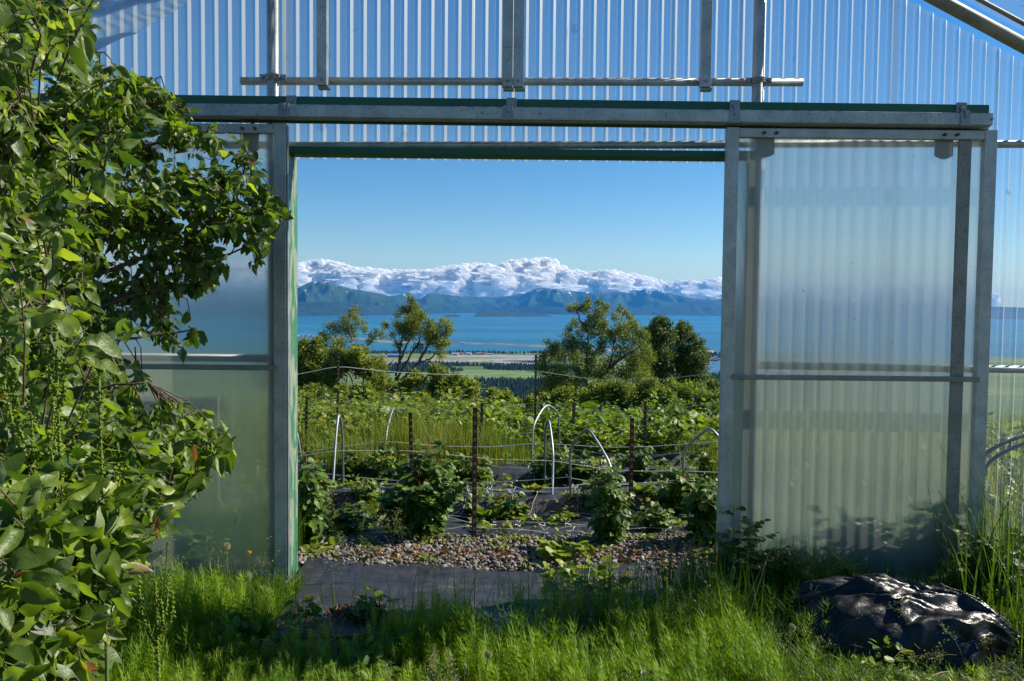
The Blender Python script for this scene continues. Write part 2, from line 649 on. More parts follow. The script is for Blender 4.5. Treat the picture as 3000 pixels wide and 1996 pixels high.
def ground():
    ys = np.concatenate([np.arange(-4, 10, .07), np.arange(10, 60, .5), 60 * (4300 / 60) ** np.linspace(0, 1, 150)])
    us = np.linspace(-1.35, 1.35, 240)
    Y, U = np.meshgrid(ys, us, indexing='ij')
    X = U * (7 + np.clip(Y, 0, None) * 1.0)
    Z = gz(X, Y)
    mb = MB()
    n, k = Y.shape
    idx = np.arange(n * k).reshape(n, k)
    Fq = np.stack([idx[:-1, :-1], idx[:-1, 1:], idx[1:, 1:], idx[1:, :-1]], -1)
    V = np.stack([X, Y, Z], -1).reshape(-1, 3)
    split = int((ys < 60).sum())
    f1, f2 = Fq[:split].reshape(-1, 4), Fq[split:].reshape(-1, 4)
    mb.add(V, f1, 0)
    mb.f.append((f2, 1))
    tag(mb.build('ground', [mat_soil(), mat_plain()], smooth=True), kind='structure')


ground()


def mat_water(name, col, rough):
    m = NT(name)
    n = m.noise(1, 5, vec=m.mapped((.00012, .0009, 1)))
    n2 = m.noise(1, 3, vec=m.mapped((.004, .03, 1)))
    c = m.ramp(n, [(.35, tuple(x * .7 for x in col)), (.65, tuple(x * 1.35 for x in col))])
    return m.end(m.bsdf(Base_Color=c, Roughness=rough, IOR=1.33, Specular_IOR_Level=.30, Normal=m.bump(n2, .15, .4)))


def sheet(pts, z, name, mat, kind='structure'):
    mb = MB()
    V = np.array([(p[0], p[1], z) for p in pts])
    mb.add(V, [list(range(len(V)))])
    return tag(mb.build(name, mat), kind=kind)


WAT = mat_water('bay_water', (.015, .108, .178), .35)
mbw = MB()
mbw.add([(-42000, 1500, SEA), (42000, 1500, SEA), (42000, 40000, SEA), (-42000, 40000, SEA)], [(0, 1, 2, 3)])
tag(mbw.build('water', WAT), kind='structure')

# the small lake at the right, on the plain
lk = [G(px, py, LAND + .6) for px, py in ((1990, 1062), (2030, 1058), (2110, 1061), (2200, 1063), (2400, 1070), (2380, 1088), (2200, 1094), (2112, 1094), (2050, 1092), (1998, 1086))]
sheet(lk, LAND + .6, 'lake', mat_water('lake_water', (.035, .10, .16), .4))


def plainmat(name, col, sc=.02, var=.25):
    m = NT(name)
    n = m.noise(sc, 4)
    c = m.ramp(n, [(.3, tuple(x * (1 - var) for x in col)), (.7, tuple(x * (1 + var) for x in col))])
    return m.end(m.bsdf(Base_Color=c, Roughness=.9, Specular_IOR_Level=.15))


PAVE = plainmat('pavement_grey', (.24, .24, .24))
sheet([G(x, y, LAND + .5) for x, y in ((1000, 1062), (1250, 1058), (1500, 1050), (1700, 1044), (1800, 1043), (1800, 1047), (1700, 1049), (1500, 1056), (1250, 1066), (1000, 1070))], LAND + .5, 'runway', PAVE)
sheet([G(x, y, LAND + .5) for x, y in ((1280, 1041), (1470, 1040), (1600, 1043), (1560, 1046.5), (1400, 1047.5), (1260, 1048))], LAND + .5, 'apron_pavement', PAVE)
sheet([G(x, y, LAND + .5) for x, y in ((1440, 1057), (1530, 1062), (1600, 1066), (1600, 1069), (1510, 1067), (1420, 1060))], LAND + .5, 'taxiway_pavement', PAVE)
TAN = plainmat('tan_field_ground', (.20, .185, .10), .01)
sheet([G(x, y, LAND + .3) for x, y in ((1080, 1049), (1300, 1050), (1500, 1047), (1600, 1047), (1600, 1050), (1480, 1055), (1300, 1058), (1080, 1060))], LAND + .3, 'field', TAN)
sheet([G(x, y, LAND + .3) for x, y in ((1400, 1066), (1560, 1069), (1640, 1072), (1560, 1076), (1350, 1070))], LAND + .3, 'field', TAN)
GRN = plainmat('green_field_ground', (.115, .17, .05), .008)
sheet([G(x, y, LAND + .35) for x, y in ((1080, 1092), (1300, 1084), (1500, 1084), (1620, 1088), (1640, 1110), (1500, 1118), (1300, 1122), (1080, 1124))], LAND + .35, 'field', GRN)


# the long gravel spit across the bay
def spit():
    top = [(700, 985), (850, 982.5), (905, 983.5), (960, 985), (1040, 989), (1110, 996), (1160, 1000), (1240, 1003), (1310, 1003.5), (1400, 1007), (1500, 1010), (1580, 1014), (1640, 1018), (1720, 1022), (1840, 1023), (1960, 1026), (2100, 1027)]
    th = [3, 2.5, 2.5, 3, 6, 8, 5, 3, 2.5, 2.5, 2.8, 4, 6, 7, 8, 8, 8]
    mb = MB()
    rows = []
    for (px, py), h in zip(top, th):
        a, b = G(px, py, SEA), G(px, py + h, SEA)
        m_ = (a + b) / 2
        rows.append([a - (0, 0, 1), a * .75 + b * .25 + (0, 0, 4), m_ + (0, 0, 7), a * .25 + b * .75 + (0, 0, 4), b - (0, 0, 1)])
    V = np.array(rows)
    xs = np.linspace(0, len(rows) - 1, 160)
    V = np.stack([np.stack([np.interp(xs, np.arange(len(rows)), V[:, j, c]) for c in range(3)], -1) for j in range(5)], 1)
    n, k = V.shape[:2]
    idx = np.arange(n * k).reshape(n, k)
    mb.add(V.reshape(-1, 3), np.stack([idx[:-1, :-1], idx[1:, :-1], idx[1:, 1:], idx[:-1, 1:]], -1).reshape(-1, 4))
    m = NT('spit_gravel')
    c = m.ramp(m.noise(.006, 5), [(.4, (.07, .075, .06)), (.6, (.26, .24, .19))])
    tag(mb.build('spit_beach', m.end(m.bsdf(Base_Color=c, Roughness=.9)), smooth=True), kind='structure')


spit()

# ------------------------------------------------------------------ mountains across the bay
SIL_L = [(-900, 870), (-300, 850), (100, 838), (400, 858), (600, 846), (760, 850), (850, 845), (872, 845), (898, 832), (917, 823), (962, 823), (978, 834), (1003, 840), (1029, 847), (1057, 850), (1089, 856), (1121, 863), (1153, 871), (1185, 882), (1233, 904), (1265, 917), (1290, 935)]
SIL_R = [(600, 930), (1000, 900), (1147, 867), (1179, 863), (1188, 869), (1210, 878), (1233, 875), (1250, 864), (1265, 858), (1297, 863), (1360, 869), (1450, 872), (1530, 862), (1577, 843), (1628, 847), (1648, 855), (1673, 853), (1711, 855), (1746, 859), (1769, 855), (1785, 859), (1810, 856), (1842, 858), (1858, 847), (1875, 851), (1890, 846), (1906, 853), (1928, 848), (1954, 859), (1992, 866), (2040, 877), (2088, 879), (2117, 874), (2250, 868), (2400, 880), (2600, 895), (2750, 900), (2900, 898), (3100, 905), (3400, 900), (4000, 915)]
SIL_F = [(-900, 905), (400, 900), (850, 884), (960, 886), (1080, 893), (1200, 905), (1300, 914), (1450, 910), (1560, 897), (1650, 901), (1750, 893), (1850, 903), (1950, 896), (2020, 884), (2060, 879), (2130, 890), (2300, 900), (3000, 912), (4000, 918)]


def mat_mountain(snow):
    m = NT('mountain_slope')
    sx = m.n('ShaderNodeSeparateXYZ')
    m.t.links.new(m.coord('Object'), sx.inputs[0])
    z = sx.outputs['Z']
    n = m.noise(.0016, 6)
    n2 = m.noise(1, 6, vec=m.mapped((.0022, .0022, .0006)))
    hz = m.math('ADD', m.math('MULTIPLY', z, .0011), m.math('MULTIPLY_ADD', n, .5, .10))
    c = m.ramp(hz, [(.12, (.010, .022, .018)), (.30, (.016, .034, .018)), (.45, (.032, .056, .028)), (.78, (.036, .052, .034)), (.95, (.09, .075, .065))])
    c = m.mixc(m.ramp(n2, [(.42, (0, 0, 0)), (.6, (1, 1, 1))]), c, m.mixc(.6, c, (.02, .04, .02)))
    sn = m.math('ADD', m.noise(1, 6, vec=m.mapped((.0035, .0035, .012)), rough=.7), m.math('MULTIPLY', z, .00036))
    f = m.ramp(sn, [(.765 - snow, (0, 0, 0)), (.775 - snow, (1, 1, 1))])
    c = m.mixc(f, c, (.85, .87, .9))
    return m.end(m.bsdf(Base_Color=c, Roughness=.95, Specular_IOR_Level=.05))


def range_(name, sil, off, depth, mat, nz, amp, seed, px0, px1, ncol=900, nrow=70, power=1.0):
    """heightfield whose ridge line follows the skyline seen from the garden"""
    pxs = np.linspace(px0, px1, ncol)
    sp = np.interp(pxs, [p[0] for p in sil], [p[1] for p in sil])
    vs = np.concatenate([np.linspace(-.08, 1.0, nrow - 8), np.linspace(1.06, 1.6, 8)])
    V = np.zeros((nrow, ncol, 3))
    shp = np.interp(pxs, [p[0] for p in SHORE], [p[1] for p in SHORE])
    yb = np.array([G(a, b, SEA)[1] for a, b in zip(pxs, shp)]) + off
    ridge_y = yb + depth * (1 + .25 * vnoise(pxs / 120, seed, 0))
    R = Pn(pxs, sp, ridge_y)
    for i, v in enumerate(vs):
        y = yb + (ridge_y - yb) * v
        x = R[:, 0] * y / R[:, 1]
        h = R[:, 2] - SEA
        if v <= 1:
            prof = sstep(-.05, 1.0, v) * .55 + .45 * max(v, 0) ** power
        else:
            prof = 1 - .6 * (v - 1)
        rid = 1 - np.abs(fbm(x / nz, y / nz * .5, seed, 5))
        env = math.sin(min(max(v, 0), 1) * math.pi) if v <= 1 else 0
        V[i, :, 0] = x
        V[i, :, 1] = y
        V[i, :, 2] = SEA + h * prof + (rid - .62) * amp * h * env - (30 if v < 0 else 0)
        if v > 0 and v <= 1:
            lim = (R[:, 2] - CAMZ) * y / R[:, 1] + CAMZ      # never rise over the skyline
            V[i, :, 2] = np.minimum(V[i, :, 2], np.where(lim > SEA, lim, V[i, :, 2]) - (1 - v) * 4)
    mb = MB()
    idx = np.arange(nrow * ncol).reshape(nrow, ncol)
    mb.add(V.reshape(-1, 3), np.stack([idx[:-1, :-1], idx[:-1, 1:], idx[1:, 1:], idx[1:, :-1]], -1).reshape(-1, 4))
    return tag(mb.build(name, mat, smooth=True), kind='structure')


MM = mat_mountain(.0)
range_('mountain', SIL_R, 900, 4300, MM, 950, .75, 3.3, 600, 3700)
range_('mountain', SIL_L, 500, 3200, MM, 850, .75, 8.1, -900, 1290)
FOR = plainmat('forested_slope', (.012, .024, .016), .004, .5)
range_('hills', SIL_F, 0, 1200, FOR, 700, .3, 5.7, -900, 3700, nrow=30)


def island(pts, base_py, name):
    xs = np.linspace(pts[0][0], pts[-1][0], 60)
    top = np.interp(xs, [p[0] for p in pts], [p[1] for p in pts]) + .8 * vnoise(xs / 4, 1.1, 0)
    rows = []
    for v in np.linspace(0, 1, 9):
        row = []
        for px, t in zip(xs, top):
            b = G(px, base_py, SEA)
            wdt = 60 + (base_py - t) * 60
            h = max((base_py - t) / F * b[1], 0)
            y = b[1] + (v - .0) * wdt
            row.append((b[0] * y / b[1], y, SEA - 2 + h * math.sin(v * math.pi) ** .6))
        rows.append(row)
    V = np.array(rows)
    n, k = V.shape[:2]
    idx = np.arange(n * k).reshape(n, k)
    mb = MB()
    mb.add(V.reshape(-1, 3), np.stack([idx[:-1, :-1], idx[:-1, 1:], idx[1:, 1:], idx[1:, :-1]], -1).reshape(-1, 4))
    tag(mb.build(name, plainmat('island_wood', (.018, .032, .018), .01, .5), smooth=True), kind='structure')


island([(1301, 928), (1310, 923), (1330, 922), (1340, 922.5), (1347, 926), (1349, 928)], 929, 'island_land')
island([(1386, 927), (1395, 919), (1410, 911), (1425, 908), (1450, 910.5), (1480, 914), (1520, 918), (1560, 919), (1600, 922), (1618, 927)], 928, 'island_land')

# ------------------------------------------------------------------ clouds resting on the range (they stand beyond the air box)
CLOUD_TOP = [(500, 770), (600, 790), (700, 765), (800, 775), (872, 772), (900, 764), (930, 760), (960, 765), (987, 773), (1041, 782), (1100, 788), (1160, 790), (1220, 792), (1270, 790), (1306, 778), (1360, 776), (1408, 770), (1456, 781), (1472, 770), (1491, 764), (1523, 760), (1558, 764), (1590, 754), (1616, 756), (1628, 773), (1657, 791), (1692, 795), (1737, 798), (1769, 790), (1804, 791), (1823, 804), (1880, 811), (1922, 816), (1944, 828), (1992, 822), (2056, 823), (2088, 817), (2130, 823), (2300, 815), (2500, 840), (2700, 830), (3000, 845)]


def clouds():
    m = NT('cloud_white')
    d = m.n('ShaderNodeBsdfDiffuse')
    m.set(d, 'Color', (.98, .98, .98))
    tl = m.n('ShaderNodeBsdfTranslucent')
    m.set(tl, 'Color', (.98, .98, .98))
    b = m.mix(.6, d.outputs[0], tl.outputs[0])
    lw = m.n('ShaderNodeLayerWeight')
    lw.inputs[0].default_value = .35
    tr = m.n('ShaderNodeBsdfTransparent')
    n = m.noise(.002, 5)
    f = m.math('MULTIPLY_ADD', n, .6, lw.outputs['Facing'])
    f = m.ramp(f, [(.48, (0, 0, 0)), (1.10, (1, 1, 1))])
    m.end(m.mix(f, b, tr.outputs[0]))
    mb = MB()
    tv, tf = ICO3
    pos, rad = [], []

    def puff(px, py, r, D):
        pos.append(P(px, py, D))
        rad.append(r / F * D)

    for px in np.arange(480, 2900, 12.0):
        top = np.interp(px, [p[0] for p in CLOUD_TOP], [p[1] for p in CLOUD_TOP])
        strat = 1041 < px < 1290
        D = rng.uniform(34000, 36500)
        r = rng.uniform(8, 11) if strat else rng.uniform(12, 25)
        py = top + r * .75
        while py < 890:
            puff(px, py, r, D)
            for k in range((2 if strat else 7) if py < top + r * 1.1 else 1):
                a = rng.uniform(-.3, math.pi + .3)
                e = rng.uniform(.5, 1.0)
                rr = r * rng.uniform(.32, .58)
                puff(px + 1.15 * (r - rr * .3) * math.cos(a) * e, py - .7 * r * math.sin(a) * e, rr, D - r / F * D * rng.uniform(.2, .9))
            r = rng.uniform(16, 32)
            py += r * rng.uniform(.5, .8)
            D -= rng.uniform(0, 500)
    nb = len(pos)
    for k in range(90):
        px = rng.uniform(700, 2500)
        top = np.interp(px, [p[0] for p in CLOUD_TOP], [p[1] for p in CLOUD_TOP])
        puff(px, rng.uniform(top + 28, 872), rng.uniform(14, 34), rng.uniform(32200, 33200))
    for k in range(26):
        puff(rng.uniform(1030, 1300), rng.uniform(790, 815), rng.uniform(14, 26), rng.uniform(33000, 34000))
    pos, rad = np.array(pos), np.array(rad)
    sq = rng.uniform(.6, .85, len(pos))
    sq[nb:] = rng.uniform(.16, .30, len(pos) - nb)
    V = tv[None] * rad[:, None, None]
    V = V * np.stack([np.ones_like(sq) * 1.25, np.ones_like(sq) * 1.1, sq], -1)[:, None, :] + pos[:, None, :]
    dirs = np.broadcast_to(tv[None], V.shape)
    nz = .26 * fbm(V[..., 0] / 300, V[..., 1] / 300, V[..., 2] / 300, 3)
    V = V + dirs * (nz * rad[:, None] * .75)[..., None]
    Fq = (tf[None] + (np.arange(len(pos)) * len(tv))[:, None, None]).reshape(-1, 3)
    mb.add(V.reshape(-1, 3), Fq)
    tag(mb.build('clouds', m.m, smooth=True), 'white cumulus bank resting on the far mountains', 'cloud', kind='stuff')


clouds()


# ------------------------------------------------------------------ air
def haze():
    mb = MB()
    mb.box((-32000, -400, SEA - 20), (32000, 31500, 720))
    m = NT('air')
    v = m.n('ShaderNodeVolumePrincipled')
    m.set(v, 'Color', (.06, .38, .95))
    m.set(v, 'Density', 2.3e-5)
    m.set(v, 'Anisotropy', .15)
    m.t.links.new(v.outputs[0], m.out.inputs['Volume'])
    tag(mb.build('haze', m.m), kind='stuff')


haze()


# ------------------------------------------------------------------ spruce woods and the far settlement
def cone_tmpl():
    V, Fc = [], []
    for z0, r, z1 in ((.08, .26, .55), (.38, .19, .8), (.62, .12, 1.0)):
        b = len(V)
        for k in range(6):
            a = k * math.pi / 3
            V.append((r * math.cos(a), z0, r * math.sin(a)))
        V.append((0, z1, 0))
        for k in range(6):
            Fc.append((b + k, b + (k + 1) % 6, b + 6))
    return np.array(V), np.array(Fc)


SPR = cone_tmpl()
SPRM = leaf_mat('spruce_green', [(0, (.012, .030, .016)), (.6, (.022, .048, .022)), (1, (.04, .075, .03))], rough=.8, trans=.05, spec=.1)


def wood(poly, n, hmin, hmax, label, exclude=None):
    pl = np.array([G(x, y, LAND)[:2] for x, y in poly])
    lo, hi = pl.min(0), pl.max(0)
    pts = np.zeros((0, 2))
    while len(pts) < n:
        c = rng.uniform(lo, hi, (n * 2, 2))
        k = inpoly(pl, c[:, 0], c[:, 1]) & (fbm(c[:, 0] / 160, c[:, 1] / 160, 4.4, 2) > -.45)
        pts = np.concatenate([pts, c[k]])
    pts = pts[:n]
    pos = np.column_stack([pts, np.full(n, LAND - .5)])
    h = rng.uniform(hmin, hmax, n) * (.7 + .5 * rng.random(n))
    mb = MB()
    A = np.tile((0, 0, 1.), (n, 1))
    a = rng.uniform(0, 6.28, n)
    mb.inst(SPR, pos, A, np.stack([np.cos(a), np.sin(a), 0 * a], -1), h, 0, rng.random(n))
    tag(mb.build('spruce_forest', SPRM), label, 'forest', kind='stuff')


wood([(1080, 1150), (1250, 1122), (1400, 1119), (1600, 1118), (1720, 1122), (1720, 1215), (1500, 1212), (1300, 1205), (1080, 1190)], 5200, 11, 20, 'dark spruce wood below the hillside')
wood([(1000, 1074), (1250, 1066), (1400, 1071), (1600, 1074), (1700, 1076), (1700, 1090), (1500, 1086), (1400, 1083), (1330, 1090), (1100, 1095)], 2600, 10, 17, 'narrow spruce strip across the meadow')
wood([(900, 1034), (1150, 1033), (1400, 1033), (1640, 1034.5), (1760, 1036), (1740, 1038), (1450, 1037), (1200, 1037), (900, 1038)], 900, 9, 17, 'shoreline spruces behind the airfield')
wood([(2040, 1036), (2250, 1036), (2400, 1038), (2400, 1062), (2150, 1059), (2050, 1060)], 1500, 10, 16, 'wooded shore across the small lake')
wood([(2030, 1100), (2200, 1096), (2400, 1098), (2400, 1190), (2200, 1200), (2000, 1200)], 1600, 10, 17, 'spruce wood below the small lake')

BW = [plainmat('house_white', (.72, .72, .70)), plainmat('house_tan', (.42, .34, .26)), plainmat('house_blue_grey', (.20, .28, .38))]
BR = [plainmat('roof_grey', (.30, .31, .33)), plainmat('roof_blue', (.12, .22, .42)), plainmat('roof_rust', (.25, .14, .10))]


def building(px, py, w, d, h, wm, rm, label, group=None, z0=LAND, rise=.35):
    c = G(px, py, z0)
    t = thing('far_building', c, label, 'building', group)
    mb = MB()
    mb.box((c[0] - w / 2, c[1], z0 - .5), (c[0] + w / 2, c[1] + d, z0 + h))
    mb.build('wall', BW[wm], t)
    r = MB()
    o = 1.0
    x0, x1, y0, y1, z = c[0] - w / 2 - o, c[0] + w / 2 + o, c[1] - o, c[1] + d + o, z0 + h + .02
    pk = z + d * rise * .5
    r.add([(x0, y0, z), (x1, y0, z), (x1, y1, z), (x0, y1, z), (x0, (y0 + y1) / 2, pk), (x1, (y0 + y1) / 2, pk)], [(0, 1, 5, 4), (2, 3, 4, 5)])
    r.add([(x0, y0, z), (x0, (y0 + y1) / 2, pk), (x0, y1, z), (x1, y0, z), (x1, y1, z), (x1, (y0 + y1) / 2, pk)], [(0, 1, 2), (3, 4, 5)])
    r.build('roof', BR[rm], t)
    k = MB()
    dw = min(w * .3, 12)
    k.box((c[0] - dw / 2, c[1] - .15, z0), (c[0] + dw / 2, c[1] - .02, z0 + h * .7))
    k.build('door', BR[0], t)


building(1156, 1047, 62, 30, 9, 2, 1, 'long low hangar with blue roof, nearest the left trees', 'airfield hangars')
building(1122, 1045, 22, 14, 6, 0, 0, 'small white building left of the blue-roofed hangar', 'airfield hangars')
building(1333, 1042, 30, 20, 9, 0, 0, 'white hangar, leftmost of the middle airfield group', 'airfield hangars')
building(1348, 1041, 28, 20, 8, 1, 2, 'tan hangar beside the white hangar on the airfield', 'airfield hangars')
building(1373, 1041, 24, 18, 9, 0, 0, 'white hangar right of the two tan airfield hangars', 'airfield hangars')
building(1402, 1040, 22, 16, 7, 1, 0, 'tan hangar with grey roof at the apron edge', 'airfield hangars')
building(1414, 1040, 18, 16, 8, 1, 2, 'small brown-roofed hangar touching the tan one', 'airfield hangars')
building(1436, 1040, 30, 14, 5, 0, 0, 'low white shed at the right end of the apron', 'airfield hangars')
building(1560, 1063, 44, 20, 9, 2, 0, 'blue-grey metal hall standing alone by the tan field', 'airfield hangars')
building(1533, 1061, 22, 12, 4, 1, 2, 'low tan shed left of the lone grey hall', 'airfield hangars')
ORD = ['first', 'second', 'third', 'fourth', 'fifth', 'sixth', 'seventh', 'eighth', 'ninth', 'tenth', 'eleventh', 'twelfth', 'thirteenth', 'fourteenth', 'fifteenth', 'sixteenth']
for k, (px, py) in enumerate(((2062, 1049), (2072, 1055), (2080, 1058), (2084, 1047), (2090, 1053), (2096, 1058), (2098, 1050), (2104, 1056))):
    building(px, py, rng.uniform(14, 22), 12, 6, k % 3, k % 2, 'small house among spruces across the lake, %s from the left' % ORD[k], 'houses among spruces on the far lake shore', rise=.6)
for k, px in enumerate((858, 868, 884, 896, 912)):
    building(px, 984.5, rng.uniform(20, 50), 14, 6, 0, k % 2, 'small white building near the tip of the spit, %s from the left' % ORD[k], 'buildings at the tip of the spit', z0=SEA + 4)
for k in range(16):
    building(1600 + k * 4.3, 1019 + k * .35 + rng.uniform(-.4, .4), 9, 5, 4, 0, 0, 'white camper parked on the spit road, %s from the left' % ORD[k], 'white campers along the spit', z0=SEA + 6)
building(1356, 1008, 26, 14, 6, 0, 0, 'white building alone halfway along the spit', None, z0=SEA + 5)
# ================================================================== THE GREENHOUSE END WALL
# heights and positions are read on the wall plane; YW is the plane of the corrugated sheets
YW = 4.47
YD = 4.26          # front of the sliding doors


def wx(px, py, y=YD):
    return float(P(px, py, y)[0])


def wz(px, py, y=YD):
    return float(P(px, py, y)[2])


gh = thing('greenhouse', (0, YW, 0), 'clear corrugated greenhouse end wall with two sliding doors standing open', 'greenhouse')
X_OL = wx(872, 700, 4.50)                 # inner face of the left jamb
X_OR = X_OL + 2.47                         # inner face of the right jamb
Z_LT = wz(1500, 468, 4.45)                # underside of the lintel
SLOPE = .54
ra, rb = P(2750, 0, 4.36), P(3000, 135, 4.36)
SLOPE = (ra[2] - rb[2]) / (rb[0] - ra[0])
XC = .05
ZPK = ra[2] + SLOPE * (ra[0] - XC)


def roof_z(x):
    return ZPK - SLOPE * abs(x - XC)


def corr_profile(x0, x1, pitch=.0745, depth=.016):
    """cross-section of the sheet: (x, y offset, kind of the segment that follows)"""
    pts = []
    x = math.floor(x0 / pitch) * pitch
    while x < x1 + pitch:
        pts += [(x, 0, 0), (x + pitch * .46, 0, 1), (x + pitch * .60, -depth, 2), (x + pitch * .80, -depth, 3)]
        x += pitch
    return [p for p in pts if x0 - 1e-6 <= p[0] <= x1 + 1e-6]


def sheet_panel(x0, x1, zbot, off=0.0):
    """one corrugated sheet, cut to the roof line"""
    pr = corr_profile(x0, x1)
    mb = MB()
    V = []
    for x, dy, k in pr:
        tz = roof_z(x) - .02
        zb = zbot(x)
        for z in (zb, zb + (tz - zb) * .5, tz):
            V.append((x, YW + dy + off + .0016 * vnoise(x * 3, z * 2, 1), z))
    V = np.array(V)
    for i in range(len(pr) - 1):
        kind = pr[i][2]
        mat = {0: 0, 1: 2, 2: 0, 3: 1}[kind]  # only the rib side turned to the sun gets the painted glare
        for j in range(2):
            a = 3 * i + j
            mb.f.append((np.array([[a, a + 3, a + 4, a + 1]]), mat))
    mb.v.append(V)
    mb.t.append(np.zeros(len(V)))
    mb.n = len(V)
    o = mb.build('corrugated_sheet', [M['sheet_flat'], M['sheet_side_glare'], M['sheet_web']], gh)
    return o


def zopen(x):
    return Z_LT - .006 if X_OL - 1.5 < x < X_OR + .05 else .02


edges = [-3.75, -2.42, X_OL - .02, -.19, .88, X_OR + .02, 2.13, 2.71, 3.75]
for k in range(len(edges) - 1):
    sheet_panel(edges[k] - (.06 if k else 0), edges[k + 1] + .0, zopen, off=(-.003 if k % 2 else 0))


def pipe(name, pts, r, mat='galv', parent=None, seg=16):
    mb = MB()
    mb.tube(np.array(pts, float), r, seg)
    return mb.build(name, M[mat], parent or gh, smooth=True)


def barx(name, x0, x1, y0, y1, z0, z1, mat, parent=None, bevel=.003):
    mb = MB()
    mb.box((x0, y0, z0), (x1, y1, z1))
    return mb.build(name, M[mat], parent or gh, bevel=bevel)


# posts behind the header, in front of the sheets
POSTY = 4.360
for px, r in ((800, .0325), (2222, .0325)):
    x = wx(px, 200, POSTY)
    pipe('frame_post', [(x, POSTY, -.1), (x, POSTY, 1.5), (x, POSTY, roof_z(x) - .03)], r, seg=24)
# girts
zl, zr = wz(843, 424, 4.40), wz(2129, 421, 4.40)
xl, xr = wx(843, 424, 4.40), wx(2129, 421, 4.40)
sl = (zr - zl) / (xr - xl)
pipe('girt_pipe', [(-3.7, 4.43, zl + sl * (-3.7 - xl)), (0, 4.43, zl + sl * (0 - xl)), (3.7, 4.43, zl + sl * (3.7 - xl))], .0215)
z1 = wz(2950, 1083, 4.42)
pipe('girt_pipe', [(wx(2222, 1070, 4.42), 4.42, z1 + .01), (3.7, 4.42, z1 - .004)], .0215)
pipe('girt_pipe', [(-3.7, 4.42, z1 + .02), (wx(800, 1070, 4.42), 4.42, z1 + .02)], .0215)

# rafters: big pipe with a thin batten over it, both slopes; the right one carries the roof film
for sgn in (1, -1):
    a = (XC, 4.36, ZPK)
    b = (XC + sgn * 3.3, 4.36, ZPK - SLOPE * 3.3)
    pipe('rafter_pipe', [a, b], .036, 'galv_dull', seg=24)
    pipe('rafter_batten', [(a[0], 4.30, a[2] + .075), (b[0], 4.30, b[2] + .075)], .012, 'galv_dull')


def roof_film(sgn):
    mb = MB()
    n, k = 40, 30
    V = []
    for i in range(n):
        for j in range(k):
            x = XC + sgn * 3.3 * i / (n - 1)
            y = 4.36 - .75 * j / (k - 1)
            V.append((x, y, ZPK - SLOPE * abs(x - XC) + .075 + .003 * fbm(x * 2, y * 3, 5, 3)))
    idx = np.arange(n * k).reshape(n, k)
    mb.add(V, np.stack([idx[:-1, :-1], idx[:-1, 1:], idx[1:, 1:], idx[1:, :-1]], -1).reshape(-1, 4))
    mb.build('roof_film', M['film'], gh, smooth=True)


roof_film(1)
roof_film(-1)


# torn strip of film hanging under the left rafter
def hanging_film():
    mb = MB()
    n, k = 46, 12
    top = [P(330, -30, 4.33), P(-40, 170, 4.33)]
    bot = [P(600, -20, 4.30), P(200, 215, 4.30)]
    V = []
    for i in range(n):
        t = i / (n - 1)
        a = top[0] * (1 - t) + top[1] * t
        b = bot[0] * (1 - t) + bot[1] * t
        for j in range(k):
            s = j / (k - 1)
            p = a * (1 - s) + b * s
            w = .05 * math.sin(s * 5 + t * 7) + .06 * float(fbm(t * 3, s * 5, 1.5, 3))
            V.append((p[0], p[1] + w * .35 - .02, p[2] + .012 * float(vnoise(t * 14, s * 2, 3))))
    idx = np.arange(n * k).reshape(n, k)
    mb.add(V, np.stack([idx[:-1, :-1], idx[:-1, 1:], idx[1:, 1:], idx[1:, :-1]], -1).reshape(-1, 4))
    m = clear_sheet('hanging_film', .34, streak=(4, 4, 16), var=.5, rough=.5)
    mb.build('film_strip', m, gh, smooth=True)


hanging_film()

# green header board behind the track
zt0, zt1 = wz(1500, 290, 4.305), wz(1500, 368, 4.305)
hx0, hx1 = -2.75, wx(2888, 300, 4.34)
tilt = -.0018


def slanted(name, x0, x1, y0, y1, zlo, zhi, mat, parent=None, bevel=.003, t=tilt):
    mb = MB()
    V = []
    for x in (x0, x1):
        for y in (y0, y1):
            for z in (zlo, zhi):
                V.append((x, y, z + t * x))
    mb.add(V, [(0, 1, 3, 2), (4, 6, 7, 5), (0, 4, 5, 1), (2, 3, 7, 6), (0, 2, 6, 4), (1, 5, 7, 3)])
    return mb.build(name, M[mat], parent or gh, bevel=bevel)


slanted('header_board', hx0, hx1, 4.304, 4.3255, zt1, zt0, 'green_paint')

# track: a galvanised box rail with four brackets
tr = thing('door_track', (0, YD, zt0), None, None)
del_keys = [k for k in tr.keys()]
tr.parent = gh
tr.location = (0, YD - YW, zt0)


def build_in(mb, name, mats, parent, world, **kw):
    """build with vertices given in world space under a nested parent at `world`"""
    o = mb.build(name, mats, None, **kw)
    me = o.data
    co = np.zeros(len(me.vertices) * 3, np.float32)
    me.vertices.foreach_get('co', co)
    co = co.reshape(-1, 3) - np.array(world, np.float32)
    me.vertices.foreach_set('co', co.ravel())
    o.parent = parent
    return o


TW = (0, YD, zt0)


def slb(x0, x1, y0, y1, zlo, zhi, t=tilt):
    mb = MB()
    V = [(x, y, z + t * x) for x in (x0, x1) for y in (y0, y1) for z in (zlo, zhi)]
    mb.add(V, [(0, 1, 3, 2), (4, 6, 7, 5), (0, 4, 5, 1), (2, 3, 7, 6), (0, 2, 6, 4), (1, 5, 7, 3)])
    return mb


